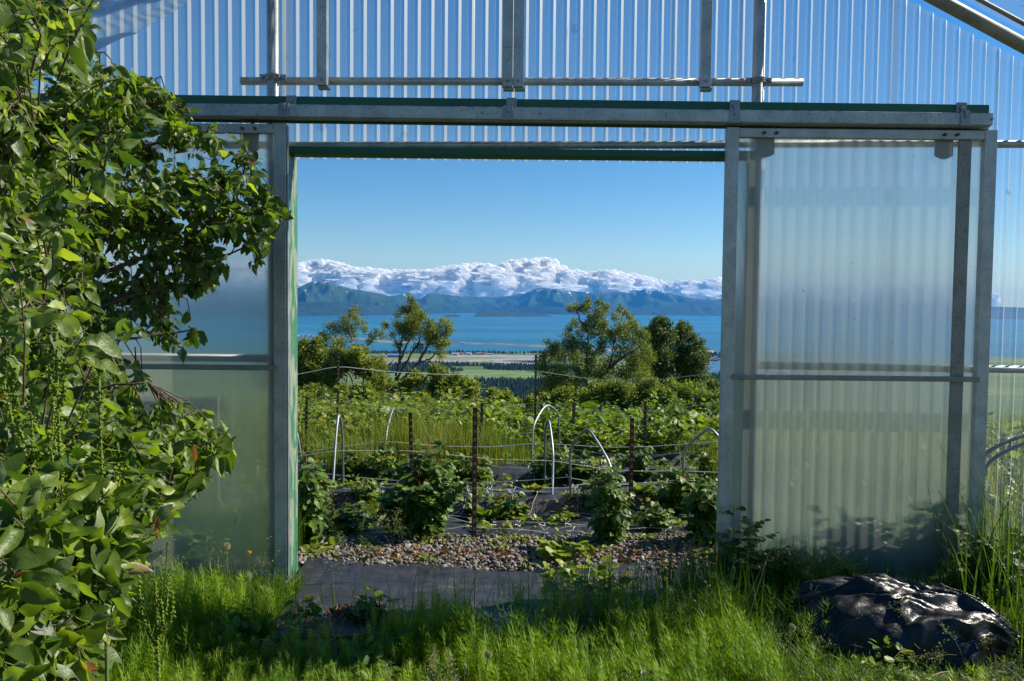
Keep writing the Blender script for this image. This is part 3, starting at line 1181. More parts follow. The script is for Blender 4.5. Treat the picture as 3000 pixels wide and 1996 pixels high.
kz0, kz1 = wz(1500, 350, 4.22), wz(1500, 313, 4.22)
kx1 = wx(2913, 335, 4.22)
build_in(slb(-2.7, kx1, 4.225, 4.29, kz0, kz1), 'track_rail', M['galv'], tr, TW, bevel=.006)
build_in(slb(-2.7, kx1 - .01, 4.235, 4.28, kz0 - .006, kz0 - .001), 'track_lip', M['galv_dull'], tr, TW)
for px in (830, 1487, 2153, 2830):
    x = wx(px, 320, 4.22)
    m2 = slb(x - .027, x + .027, 4.219, 4.2245, kz0 - .004, kz1 + .004)
    m2.box((x - .008, 4.296, kz1 + .004), (x + .048, 4.302, zt0 + .004))
    m2.box((x - .006, 4.212, kz1 - .03), (x + .010, 4.2185, kz1 + .008))
    m2.tube(np.array([(x + .018, 4.284, kz1 + .035), (x + .018, 4.297, kz1 + .035)]), .012, 6)
    m2.box((x - .020, 4.23, kz1 + .0045), (x + .03, 4.30, kz1 + .010))
    build_in(m2, 'track_bracket', M['galv_bright'], tr, TW, bevel=.0015)
for px in (1413, 1582, 2908):
    x = wx(px, 330, 4.22)
    m2 = MB()
    m2.tube(np.array([(x, 4.2245, (kz0 + kz1) / 2 + tilt * x), (x, 4.217, (kz0 + kz1) / 2 + tilt * x)]), .006, 6)
    build_in(m2, 'bolt', M['galv_bright'], tr, TW)

# lintel and jambs of the opening
zlin = wz(1500, 436, 4.34)
mbl = MB()
xs = np.linspace(X_OL - .03, X_OR + .05, 60)
for a, b in zip(xs[:-1], xs[1:]):
    pass
barx('lintel', X_OL - .085, X_OR + .09, 4.335, 4.452, Z_LT, zlin, 'green_paint')
barx('door_jamb', X_OL - .038, X_OL, 4.308, 4.50, -.05, Z_LT - .002, 'peeling_paint', bevel=.004)
barx('door_jamb', X_OR, X_OR + .038, 4.308, 4.50, -.05, Z_LT - .002, 'peeling_paint', bevel=.004)

# upper rail pipe and the square tubes that hang to it
za, zb_ = wz(705, 237, 4.41), wz(2352, 241, 4.41)
xa, xb = wx(705, 237, 4.41), wx(2352, 241, 4.41)
rail = pipe('upper_rail', [(xa, 4.416, za), (0, 4.416, (za + zb_) / 2 + .001), (xb, 4.416, zb_)], .0215)
for px0, px1, bot in ((927, 958, 250), (1471, 1502, 254), (1503.5, 1534, 254), (2053, 2084, 255)):
    x0, x1 = wx(px0, 200, 4.355), wx(px1, 200, 4.355)
    zb2 = wz(px0, bot, 4.355)
    o = barx('hanging_tube', x0, x1, 4.352, 4.392, zb2, min(roof_z(x0), roof_z(x1)) - .06, 'galv')
    mb = MB()
    mb.box((x0 + .008, 4.36, zb2 - .016), (x1 + .008, 4.40, zb2 - .002))
    mb.build('tube_end', M['galv_dull'], gh)
    mb = MB()
    mb.tube(np.array([((x0 + x1) / 2, 4.353, zb2 + .03), ((x0 + x1) / 2, 4.344, zb2 + .03)]), .007, 6)
    mb.build('bolt', M['galv_dull'], gh)


# clamps where the posts cross the rail
def clamp(px, py, y=4.36):
    c = P(px, py, y)
    mb = MB()
    an = np.linspace(math.pi * 1.0, math.pi * 2.0, 12)
    ring = [(c[0] + .037 * math.cos(a), POSTY + .037 * math.sin(a) * 1.0, c[2]) for a in an]
    for dz in (-.010, 0, .010):
        mb.tube(np.array([(x, y_, z + dz) for x, y_, z in ring]), .0065, 6)
    for s in (-1, 1):
        mb.box((c[0] + s * .036, POSTY - .004, c[2] - .017), (c[0] + s * .070, POSTY + .002, c[2] + .017))
        mb.tube(np.array([(c[0] + s * .056, POSTY - .004, c[2]), (c[0] + s * .056, POSTY - .016, c[2])]), .009, 6)
    mb.build('pipe_clamp', M['galv_bright'], gh)


clamp(800, 228)
clamp(2222, 238)


# ------------------------------------------------------------------ sliding doors
def door(x0, x1, zt, zbar, zbot, brace, lab):
    """door hanging from the track: frame, fluted sheet, crossbar, hangers"""
    w = .066
    D = (x0, YD, zbot)
    d = thing('sliding_door', (0, 0, 0), None, None)
    d['label'] = lab
    d.parent = gh
    d.location = (D[0], D[1] - YW, D[2])
    y0, y1 = YD, YD + .042

    def b(name, xa_, xb_, ya, yb_, za_, zb2, mat='galv', bev=.003):
        mb = MB()
        mb.box((xa_, ya, za_), (xb_, yb_, zb2))
        return build_in(mb, name, M[mat], d, D, bevel=bev)

    b('stile', x0, x0 + w, y0, y1, zbot, zt)
    b('stile', x1 - w, x1, y0, y1, zbot, zt)
    b('rail_bar', x0 + w + .001, x1 - w - .001, y0 + .001, y1, zt - .052, zt - .004)
    b('rail_bar', x0 + w + .001, x1 - w - .001, y0 + .001, y1, zbot, zbot + .05)
    b('crossbar', x0 + w - .012, x1 - w + .012, y0 - .012, y0 + .010, zbar - .014, zbar + .014, 'galv_dull', .004)
    if brace:
        b('brace', brace[0], brace[1], y0 + .014, y1 - .008, zbot + .052, zt - .054, 'galv_dull')
    mb = MB()
    ys = y1 - .006
    mb.add([(x0 + .02, ys, zbot + .02), (x1 - .02, ys, zbot + .02), (x1 - .02, ys, zt - .02), (x0 + .02, ys, zt - .02)], [(0, 1, 2, 3)])
    build_in(mb, 'door_sheet', M['fluted'], d, D)
    return d, D


zt = wz(2129, 372, YD)
Rx0 = wx(2119, 900)
Rx1 = wx(2905, 900)
zbarR = wz(2500, 1108)
bx0, bx1 = wx(2793, 900, YD + .02), wx(2829, 900, YD + .02)
dr, DR = door(Rx0, Rx1, zt, zbarR, .03, (bx0, bx1), 'right sliding door of ribbed clear sheet')
ztl = wz(843, 361.5, YD)
Lx1 = wx(838, 700)
Lx0 = Lx1 - (Rx1 - Rx0)
zbarL = wz(700, 1077)
dl, DL = door(Lx0, Lx1, ztl, zbarL, .03, None, 'left sliding door partly hidden by leaves')
# bright strip added to stand in for the left door's sunlit closing edge
mb = MB()
mb.box((Lx1 + .0005, YD + .004, .05), (Lx1 + .008, YD + .030, ztl - .01))
build_in(mb, 'lit_edge_strip', M['galv_bright'], dl, DL)


def hanger(par, D, px, ztop, side=0):
    x = wx(px, 400)
    mb = MB()
    w, h = .050, .098
    z1_ = ztop - .052
    n = 10
    bot = [(x - w + 2 * w * i / n, z1_ - h + .018 - .018 * math.sin(math.pi * i / n)) for i in range(n + 1)]
    out = [(x - w, z1_ + .03)] + bot + [(x + w, z1_ + .03)]
    V = [(a, YD + .043, b) for a, b in out] + [(a, YD + .047, b) for a, b in out]
    k = len(out)
    mb.add(V, [list(range(k))])
    mb.f.append((np.array([list(range(2 * k - 1, k - 1, -1))]), 0))
    for i in range(k):
        mb.f.append((np.array([[i, (i + 1) % k, (i + 1) % k + k, i + k][::-1]]), 0))
    ho = build_in(mb, 'hanger', M['galv_dull'], par, D)
    for s in (-.022, .044):
        m2 = MB()
        m2.tube(np.array([(x + s, YD + .001, ztop - .030), (x + s, YD - .016, ztop - .030)]), .0085, 6)
        build_in(m2, 'bolt', M['brown_metal'], par, D)
    m3 = MB()
    m3.tube(np.array([(x + .02, YD + .03, ztop - .005), (x + .02, YD + .03, ztop + .035)]), .008, 8)
    m3.tube(np.array([(x - .04, YD + .01, ztop + .012), (x - .005, YD + .01, ztop + .016), (x + .01, YD + .005, ztop + .030), (x + .035, YD + .01, ztop + .018), (x + .06, YD + .01, ztop + .012)]), .005, 6)
    build_in(m3, 'roller', M['brown_metal'], par, D)


hanger(dr, DR, 2250, zt)
hanger(dr, DR, 2779, zt)
hanger(dl, DL, 723, ztl)
hanger(dl, DL, 200, ztl)

# a pale square frame leaning behind the left door, seen blurred through it
fr = thing('vent_frame', (-2.3, 5.05, 0), 'pale square frame blurred behind the left sliding door', 'frame')
x0, x1 = wx(380, 1160, 5.05), wx(640, 1160, 5.05)
zt_, zb_2 = wz(600, 1160, 5.05), 0.0
for nm, a, b in (('side_bar', (x0, 5.03, 0), (x0 + .05, 5.07, zt_)), ('side_bar', (x1 - .05, 5.03, 0), (x1, 5.07, zt_)), ('top_bar', (x0 + .05, 5.03, zt_ - .09), (x1 - .05, 5.07, zt_))):
    mb = MB()
    mb.box(a, b)
    mb.build(nm, M['galv_dull'], fr)


# ------------------------------------------------------------------ posts, hoops, wires of the garden
def on_ground(px, py):
    d = 4.0
    for _ in range(3000):
        p = P(px, py, d)
        if p[2] <= float(gz(p[0], p[1])):
            return d
        d += .01
    return d


def tpost(px, ytop, d, label, lean=0.0, wood=False):
    p = P(px, ytop, d)
    zg = float(gz(p[0], p[1]))
    t = thing('fence_post', (p[0], p[1], zg), label, 'fence post', 'rusty posts in the berry rows')
    h = p[2]
    mb = MB()
    x, y = p[0], p[1]
    L = lean
    def q(dx, dy, z):
        return (x + dx - L * (h - z), y + dy, z)
    if wood:
        mb.beam(q(0, 0, zg - .2), q(0, 0, h), .035, .035, up=(0, 1, 0))
        mb.build('stake', M['dry_stem'], t)
        return
    mb.beam(q(0, 0, zg - .2), q(0, 0, h), .031, .005, up=(0, 1, 0))
    mb.beam(q(0, .016, zg - .2), q(0, .016, h), .006, .028, up=(0, 1, 0))
    n = int((h - zg) / .055)
    mk = mb
    for k in range(n):
        z = zg + .03 + k * .055
        a = q(0, -.006, z)
        mk.box((a[0] - .007, a[1] - .004, z - .009), (a[0] + .007, a[1] + .003, z + .009), 1)
    mk.build('post_bar', [M['rust'], M['galv_dull']], t)


tpost(991, 1026, 10.5, 'tall rusty post standing highest at the left, by the willows', .01)
tpost(1570, 1040, 10.8, 'tall rusty post in the middle carrying both top strings')
tpost(899, 1163, 8.6, 'rusty stake beside the left jamb, half sunk in grass', .02)
tpost(1202, 1209, 6.6, 'rusty post rising behind the dense raspberry bush', -.03)
tpost(1392, 1194, on_ground(1392, 1587), 'nearest rusty post, its foot in the gravel edge')
tpost(1412, 1181, 8.6, 'thin rusty post just behind the nearest one', .01)
tpost(1852, 1225, on_ground(1850, 1510), 'rusty post between two pipe hoops at the right')
tpost(1891, 1176, 8.4, 'rusty post behind the right-hand one, its top clear of leaves')
tpost(1681, 1178, 9.5, 'thin weathered wooden stake among leaves', wood=True)


def hoop(pts, dl, dr, label):
    """bent conduit: pixel outline from left foot to right foot, feet at depths dl and dr"""
    pts = np.array(pts, float)
    s = np.concatenate([[0], np.cumsum(np.abs(np.diff(pts[:, 0])) + .08 * np.abs(np.diff(pts[:, 1])))])
    s /= s[-1]
    P3 = np.array([P(x, y, dl + (dr - dl) * u) for (x, y), u in zip(pts, s)])
    # round the corners
    for _ in range(3):
        Q = [P3[0]]
        for a, b in zip(P3[:-1], P3[1:]):
            L = np.linalg.norm(b - a)
            k = min(.25, .06 / max(L, 1e-6))
            Q += [a * (1 - k) + b * k, a * k + b * (1 - k)]
        Q.append(P3[-1])
        P3 = np.array(Q)
    P3[0, 2] -= .08
    P3[-1, 2] -= .08
    t = thing('pipe_hoop', (P3[0, 0], P3[0, 1], P3[0, 2]), label, 'hoop', 'bent pipe hoops over the berry rows')
    mb = MB()
    mb.tube(P3, .0098, 10)
    mb.build('hoop_pipe', M['galv_bright'], t, smooth=True)
    return t


hoop([(830, 1440), (828, 1300), (850, 1225), (862, 1245), (874, 1284), (883, 1357), (888, 1445)], 6.7, 6.6, 'pipe hoop mostly hidden behind the left jamb')
hoop([(972, 1475), (982, 1309), (987, 1246), (993, 1207), (1003, 1255), (1004, 1320), (1006, 1438)], 6.2, 6.9, 'narrow pipe hoop seen edge-on beside the left grass')
hoop([(1124, 1414), (1131, 1287), (1134, 1255), (1153, 1190), (1166, 1227), (1167, 1260), (1169, 1345)], 7.6, 8.8, 'pointed pipe hoop in front of the tall yellow grass')
hoop([(1558, 1412), (1560, 1256), (1574, 1222), (1600, 1184), (1622, 1196), (1636, 1213), (1638, 1250), (1638, 1320)], 7.6, 8.4, 'farthest tall pipe hoop just right of the tall middle post')
hoop([(1595, 1436), (1597, 1268), (1601, 1246), (1606, 1229), (1610, 1240), (1620, 1315), (1620, 1370), (1616, 1512)], 7.1, 6.1, 'narrow pipe hoop seen edge-on in the middle rows')
hoop([(1673, 1526), (1669, 1330), (1675, 1305), (1717, 1253), (1735, 1270), (1786, 1355), (1795, 1400), (1812, 1594)], 6.05, 5.3, 'largest and nearest pipe hoop, straddling the front row')
hoop([(2003, 1522), (2001, 1330), (2010, 1310), (2070, 1256), (2088, 1258), (2120, 1300), (2135, 1350), (2145, 1500)], 6.0, 5.7, 'pipe hoop cut off by the right sliding door')
# two conduits leaning outside the right door
hoop([(2866, 1600), (2862, 1380), (2885, 1322), (3000, 1274), (3100, 1250)], 4.40, 4.40, 'upper bent conduit resting against the wall beside the right door')
hoop([(2885, 1600), (2878, 1420), (2888, 1352), (3000, 1296), (3100, 1270)], 4.40, 4.40, 'lower bent conduit resting against the wall beside the right door')


def mat_string():
    m = NT('white_string')
    return m.end(m.bsdf(Base_Color=(.62, .62, .56), Roughness=.7))


M['string'] = mat_string()


def wire(pts, d0, d1, label, r=.0028, sag=0.0):
    pts = np.array(pts, float)
    xs = np.linspace(pts[0, 0], pts[-1, 0], max(24, int(abs(pts[-1, 0] - pts[0, 0]) / 14)))
    ys = np.interp(xs, pts[:, 0], pts[:, 1])
    ys = np.convolve(np.pad(ys, 2, mode='edge'), np.ones(5) / 5, 'valid')
    ds = np.interp(xs, pts[:, 0], np.linspace(d0, d1, len(pts)) if np.ndim(d1) == 0 else d1)
    P3 = Pn(xs, ys, ds)
    mb = MB()
    mb.tube(P3, r, 5)
    for k in (.21, .48, .8):
        i = int(k * len(P3))
        mb.add(ICO1[0] * .008 + P3[i], ICO1[1])
    o = mb.build('trellis_string', M['string'], origin=P3[0])
    tag(o, label, 'string', 'white strings of the berry trellis')


wire([(700, 1125), (875, 1097), (990, 1073), (1143, 1090), (1300, 1098), (1453, 1097), (1569, 1087)], 10.5, 10.8, 'top string between the two tall rusty posts', .004)
wire([(1571, 1087), (1721, 1110), (1833, 1116), (1928, 1112), (2024, 1102), (2117, 1088), (2300, 1060)], 10.8, 9.5, 'top string running right from the tall middle post', .004)
wire([(700, 1210), (940, 1180), (990, 1167), (1084, 1186), (1200, 1200), (1330, 1205), (1450, 1197), (1570, 1180)], 10.5, 10.8, 'second string between the two tall rusty posts', .004)
wire([(1571, 1180), (1622, 1191), (1721, 1203), (1849, 1207), (1960, 1200), (2107, 1180), (2250, 1150)], 10.8, 9.5, 'second string running right from the tall middle post', .004)
wire([(860, 1308), (1000, 1300), (1130, 1290), (1167, 1281), (1300, 1287), (1450, 1287), (1560, 1264)], 8.4, 8.0, 'string at mid height behind the far hoops')
wire([(860, 1330), (983, 1310), (1131, 1293), (1300, 1308), (1450, 1310), (1560, 1299), (1597, 1300), (1668, 1304), (1780, 1311), (1900, 1309), (2010, 1301), (2120, 1292)], 7.3, 7.0, 'string crossing all hoops below their shoulders')
wire([(860, 1340), (980, 1321), (1200, 1321), (1320, 1333), (1453, 1347), (1620, 1350), (1700, 1364), (1800, 1377), (1860, 1381), (2000, 1380), (2120, 1385)], 6.6, 6.4, 'string sagging past the edge-on hoop in the middle rows')
wire([(850, 1372), (950, 1388), (1040, 1398), (1160, 1408), (1250, 1414), (1400, 1415), (1560, 1407), (1672, 1397)], 6.6, 6.1, 'lowest left string hooked to the nearest hoop')
wire([(1672, 1399), (1720, 1411), (1800, 1416), (1900, 1415), (2001, 1405), (2120, 1418)], 6.1, 6.0, 'lowest right string from the nearest hoop')
wire([(1166, 1280), (1300, 1286), (1450, 1301), (1597, 1304), (1750, 1328), (1860, 1334), (1930, 1334), (2001, 1325)], 8.0, 6.4, 'slanting string rising towards the left far hoop')


# ------------------------------------------------------------------ black weed fabric over the beds
def mat_fabric(name, base=(.014, .015, .018), rough=.48):
    m = NT(name)
    w1 = m.noise(1, 3, vec=m.mapped((4, 26, 26)))
    w2 = m.noise(1, 3, vec=m.mapped((260, 18, 18)))
    dust = m.noise(2.4, 5)
    c = m.mixc(m.ramp(dust, [(.45, (0, 0, 0)), (.8, (.3, .3, .3))]), base, (.07, .065, .06))
    c = m.mixc(m.math('MULTIPLY', w2, .35), c, (.032, .034, .042))
    h = m.math('ADD', w1, m.math('MULTIPLY', w2, .3))
    return m.end(m.bsdf(Base_Color=c, Roughness=rough, Specular_IOR_Level=.55, Normal=m.bump(h, .55, .02)))


M['fabric'] = mat_fabric('black_fabric')


def fabric(x0, x1, y0, y1, label, lift=.012, wr=.012, n=(260, 60), edge=.05, mat='fabric'):
    us, vs = np.linspace(0, 1, n[0]), np.linspace(0, 1, n[1])
    U, V = np.meshgrid(us, vs)
    X = x0 + (x1 - x0) * U
    Y = y0 + (y1 - y0) * V
    Y = Y + edge * vnoise(X * 1.7, V * 2, 4.0)
    Z = gz(X, Y) + lift + wr * (fbm(X * 2.2, Y * 6, 7.7, 4) + .4) * 1.0 + .006 * np.abs(fbm(X * 9, Y * 2.5, 3.1, 2))
    Z = np.maximum(Z, gz(X, Y) + .005)
    mb = MB()
    k = Y.shape
    idx = np.arange(k[0] * k[1]).reshape(k)
    mb.add(np.stack([X, Y, Z], -1).reshape(-1, 3), np.stack([idx[:-1, :-1], idx[:-1, 1:], idx[1:, 1:], idx[1:, :-1]], -1).reshape(-1, 4))
    o = mb.build('weed_fabric', M[mat], smooth=True, origin=(float((x0 + x1) / 2), float(y0), 0.0))
    return tag(o, label, 'fabric', 'black weed fabric strips')


fabric(-1.19, .86, 3.62, 4.66, 'black fabric strip lying across the doorway threshold', wr=.02, n=(220, 110))
fabric(.92, 1.9, 4.12, 4.60, 'small dark fabric patch at the right of the doorway', wr=.02, n=(80, 50))
fabric(-2.5, 2.9, 5.27, 6.9, 'front row of black fabric with a steep raised bank', n=(500, 150), wr=.016)
fabric(-3, 3.6, 6.95, 8.25, 'second row of black fabric behind the edge-on hoops', n=(420, 100), wr=.018)
fabric(-3.4, 4.2, 8.32, 9.6, 'farthest row of black fabric under tall grass', n=(420, 90), wr=.018)


# white trellis net slumped over the front rows
def net(x0, x1, y0, y1, label, cell=.17, rows=5, seed=1.0):
    mb = MB()
    xs = np.arange(x0, x1, .03)
    vs = np.linspace(0, 1, rows)
    def pt(x, v):
        y = y0 + (y1 - y0) * v + .05 * fbm(x * 1.3, v * 4, seed, 3)
        return np.stack([x + .025 * vnoise(x * 5, v * 9, seed), y, gz(x, y) + .03 + .05 * np.abs(fbm(x * 2.2, v * 6, seed + 2, 2))], -1)
    for v in vs:
        mb.tube(pt(xs, np.full_like(xs, v)), .0021, 4, cap=False)
    for x in np.arange(x0, x1, cell):
        v = np.linspace(0, 1, rows * 5)
        X = x + .05 * vnoise(v * 6, x, seed) + .03 * vnoise(v * 17, x, seed)
        if rng.random() < .8:
            mb.tube(pt(X, v), .0021, 4, cap=False)
    o = mb.build('trellis_net', M['string'], origin=(float(x0), float(y0), 0.0))
    tag(o, label, 'net', 'white trellis nets')


net(-2.3, 2.6, 5.36, 5.88, 'white net slumped on the front bed beside the gravel', seed=1.3)
net(-2.4, 2.8, 5.92, 6.5, 'white net hanging over the raised bank of the front row', seed=4.1)
net(-2.9, 3.5, 6.9, 7.9, 'white net lying on the second row of fabric', cell=.22, seed=7.7)


# ------------------------------------------------------------------ gravel
def gravel():
    N = 6500
    x = rng.uniform(-2.4, 2.6, N)
    y = rng.uniform(4.60, 5.36, N)
    s = rng.uniform(.007, .019, N) * np.where(rng.random(N) < .1, 1.4, 1)
    z = gz(x, y) + .008 + rng.random(N) * .02
    tv, tf = ICO2
    tv = tv * (1 + .12 * fbm(tv[:, 0] * 1.2, tv[:, 1] * 1.2, tv[:, 2] * 1.2, 2)[:, None])
    A = rnd_dirs(N)
    A[:, 2] *= .25
    Nn = rnd_dirs(N)
    Nn[:, :2] *= .3
    mb = MB()
    mb.inst((tv * np.array([.8, 1.15, .6]), tf), np.stack([x, y, z], -1), A, Nn, s, 0, rng.random(N))
    m = NT('river_stone')
    at = m.n('ShaderNodeAttribute', attribute_name='tint')
    c = m.ramp(at.outputs['Fac'], [(0, (.05, .05, .052)), (.35, (.11, .105, .10)), (.6, (.16, .125, .095)), (.85, (.21, .20, .19)), (1, (.33, .30, .26))])
    n = m.noise(120, 3)
    c = m.mixc(m.math('MULTIPLY', n, .5), c, (.10, .08, .07))
    tag(mb.build('gravel', m.end(m.bsdf(Base_Color=c, Roughness=.7)), smooth=True), 'grey rounded gravel strip across the doorway', 'gravel', kind='stuff')


gravel()


# ------------------------------------------------------------------ black plastic sheeting dumped at the right
def mat_plastic():
    m = NT('black_plastic')
    n = m.noise(14, 5, rough=.6)
    n2 = m.noise(3, 3)
    c = m.mixc(m.ramp(n2, [(.45, (0, 0, 0)), (.8, (.3, .3, .3))]), (.006, .006, .007), (.04, .036, .032))
    return m.end(m.bsdf(Base_Color=c, Roughness=.38, Specular_IOR_Level=.40, Normal=m.bump(m.math('ADD', n, m.math('MULTIPLY', m.noise(1, 4, vec=m.mapped((9, 40, 9))), .8)), .38, .02)))


M['plastic'] = mat_plastic()


def crumpled(cx, cy, ax, ay, hgt, ang, label, name='plastic_heap', seed=1.0, n=150):
    u = np.linspace(-1, 1, n)
    U, V = np.meshgrid(u, u)
    # square to disc
    Xd = U * np.sqrt(1 - V ** 2 / 2)
    Yd = V * np.sqrt(1 - U ** 2 / 2)
    r = np.sqrt(Xd ** 2 + Yd ** 2)
    prof = np.clip(1 - r ** 2.3, 0, 1) ** .62
    skew = 1 - .28 * (Xd - .1) - .5 * sstep(.35, 1, Xd)
    fold = 1 - np.abs(fbm(U * 1.6 + .8 * V, V * 3.4 - 1.2 * U, seed, 3))
    fold2 = 1 - np.abs(fbm(U * 4 + 2 * V, V * 7 - 3 * U, seed + 3, 2))
    big = fbm(U * 1.3, V * 1.3, seed + 5, 2)
    H = hgt * prof * skew * (.80 + .16 * big + .16 * (fold - .5) + .03 * fold2)
    X = ax * Xd + .04 * fbm(U * 3, V * 3, seed + 8, 2)
    Y = ay * Yd + .05 * fbm(U * 3, V * 3, seed + 9, 2)
    P_ = X * .85 + Y * .5
    Q_ = Y * .85 - X * .55
    crease = 1 - np.abs(fbm(P_ * 2.2, Q_ * 13, seed + 1, 3))
    crease2 = 1 - np.abs(fbm(P_ * 9 + 2, Q_ * 9, seed + 4, 2))
    th = np.arctan2(Yd + .15, Xd - 1.05)
    rr = np.hypot(Yd + .15, Xd - 1.05)
    rad_ = 1 - np.abs(fbm(th * 5.5 + .5 * rr, rr * 1.1, seed + 11, 3))
    H = H + prof ** .5 * (.055 * (rad_ - .6) + .016 * (crease - .6))
    c, s_ = math.cos(ang), math.sin(ang)
    XX = cx + c * X - s_ * Y
    YY = cy + s_ * X + c * Y
    Z = gz(XX, YY) + np.clip(H, 0, None) - .01
    mb = MB()
    idx = np.arange(n * n).reshape(n, n)
    mb.add(np.stack([XX, YY, Z], -1).reshape(-1, 3), np.stack([idx[:-1, :-1], idx[:-1, 1:], idx[1:, 1:], idx[1:, :-1]], -1).reshape(-1, 4))
    o = mb.build(name, M['plastic'], smooth=True, origin=(cx, cy, 0.0))
    tag(o, label, 'plastic sheet')


crumpled(1.90, 3.76, .60, .32, .30, -.05, 'crumpled black plastic sheeting heaped in grass before the right door', seed=2.2)
b2 = P(1895, 1996, 3.0)
crumpled(float(b2[0]), 2.95, .16, .12, .19, .1, 'corner of black plastic poking from the grass at the bottom edge', seed=6.2, n=60)
# ================================================================== TREES BEYOND THE GARDEN
LT_FAR = leaf_tmpl(2, .25, .10, .15)
LT_APPLE = [leaf_tmpl(7, .29, .26, .15, .025), leaf_tmpl(7, .31, .20, .45, .035), leaf_tmpl(7, .27, .36, -.15, .03), leaf_tmpl(7, .30, .12, .70, .05), leaf_tmpl(7, .24, .50, .30, .045)]
LT_RASP = [leaf_tmpl(6, .33, .10, .15, .01, serr=.16), leaf_tmpl(6, .35, .14, .35, .02, serr=.16)]
LT_LONG = [leaf_tmpl(6, .11, .12, .25, .03, serr=.2), leaf_tmpl(6, .13, .08, .5, .04, serr=.2)]
LT_WIDE = [leaf_tmpl(6, .48, .10, .25, .04, serr=.12), leaf_tmpl(6, .52, .16, .10, .05, serr=.12)]


def curve(pts, n=10):
    pts = np.asarray(pts, float)
    s = np.concatenate([[0], np.cumsum(np.linalg.norm(np.diff(pts, axis=0), axis=1))])
    u = np.linspace(0, s[-1], n)
    Q = np.stack([np.interp(u, s, pts[:, k]) for k in range(3)], -1)
    for _ in range(2):
        Q[1:-1] = (Q[:-2] + 2 * Q[1:-1] + Q[2:]) / 4
    return Q


def tree(name, label, cat, depth, limbs, blobs, dens, lsize, mat, barkm='bark', thick=.05, spread=.9, group=None, tmpl=LT_FAR, twr=.006, up=.3, tlo=0.0, thi=1.0):
    """limbs and crown masses given at photo pixels on a tree standing at `depth`; everything gets real depth"""
    sc = depth / F
    bl = np.array(blobs, float)
    C = Pn(bl[:, 0], bl[:, 1], depth + 0 * bl[:, 0])
    Rr = bl[:, 2] * sc
    C[:, 1] += rng.uniform(-1, 1, len(C)) * np.minimum(Rr * 2.0, 1.2)
    base = P(limbs[0][0][0], limbs[0][0][1], depth)
    zg = float(gz(base[0], base[1]))
    t = thing(name, (base[0], base[1], min(zg, base[2])), label, cat, group)
    mb = MB()
    L = []
    for k, lm in enumerate(limbs):
        pts = np.array([P(x, y, depth) for x, y in lm])
        jit = rng.uniform(-.3, .3) * (k > 0)
        pts[:, 1] += np.linspace(0, jit, len(pts))
        if k == 0:
            pts = np.vstack([[pts[0][0], pts[0][1], zg - .2], pts])
        Q = curve(pts, 8 + 5 * len(pts))
        Q[1:-1] += rng.normal(size=(len(Q) - 2, 3)) * .012
        mb.tube(Q, np.linspace(thick if k == 0 else thick * .7, thick * .14, len(Q)), 6)
        L.append(Q)
    LP = np.concatenate(L)
    S_ = []
    LV, LA, LN, LD = [], [], [], []
    near_shrub = depth < 5
    for c, r in zip(C, Rr):
        rp = r / sc
        r = r * 1.22
        ntw = max(3, int(dens * .30 * (rp / 20) ** 2 * (.2 if near_shrub else 1)))
        ns = max(4, int(5 + rp / 4))
        o = rnd_dirs(ns) * (rng.random((ns, 1)) ** .4) * r * .80 * spread
        sub = c + o * np.array([1, 1, .95])
        dd = np.linalg.norm(LP - c, axis=1)
        near = LP[np.argsort(dd)[:4]]
        ix = rng.integers(0, ns, ntw)
        st = near[rng.integers(0, len(near), ntw)]
        tips = sub[ix] + rng.normal(size=(ntw, 3)) * r * .15
        mid = (st + tips) / 2 + rng.normal(size=(ntw, 3)) * r * .12
        S_.append(np.stack([st, mid, tips], 1))
        n = int(42 * dens * (rp / 20) ** 2 * (.2 if near_shrub else 1))
        ix = rng.integers(0, ns, n)
        off = rng.normal(size=(n, 3)) * r * .27
        LV.append(sub[ix] + off)
        out = sub[ix] - c + off
        out /= np.linalg.norm(out, axis=1, keepdims=True) + 1e-6
        A = rng.normal(size=(n, 3)) * .7 + out * .6
        A[:, 2] += up - .1
        LA.append(A)
        N_ = rng.normal(size=(n, 3)) * .7 + out * .5
        N_[:, 2] += .8
        LN.append(N_)
        LD.append(np.repeat(rng.normal(0, .12, 1), n) + rng.normal(0, .10, ns)[ix])
    S_ = np.concatenate(S_)
    mb.strands(S_, np.array([twr * .8, twr * .5, twr * .25])[None, :])
    mb.build('trunk', M[barkm], t, smooth=True)
    LV, LA, LN = np.concatenate(LV), np.concatenate(LA), np.concatenate(LN)
    m2 = MB()
    tn = np.clip(np.clip(rng.normal(.5, .18, len(LV)) + np.concatenate(LD), 0, 1) * (thi - tlo) + tlo, 0, 1)
    m2.inst(tmpl, LV, LA, LN, lsize * rng.uniform(.6, 1.25, len(LV)), 0, tn)
    m2.build('crown', M[mat], t)
    return t


def blobfield(x0, x1, y0, y1, n, rlo, rhi, top=None):
    B = []
    while len(B) < n:
        x, y = rng.uniform(x0, x1), rng.uniform(y0, y1)
        if top is not None:
            tp = np.interp(x, [q[0] for q in top], [q[1] for q in top])
            if y < tp:
                continue
        B.append((x, y, rng.uniform(rlo, rhi)))
    return B


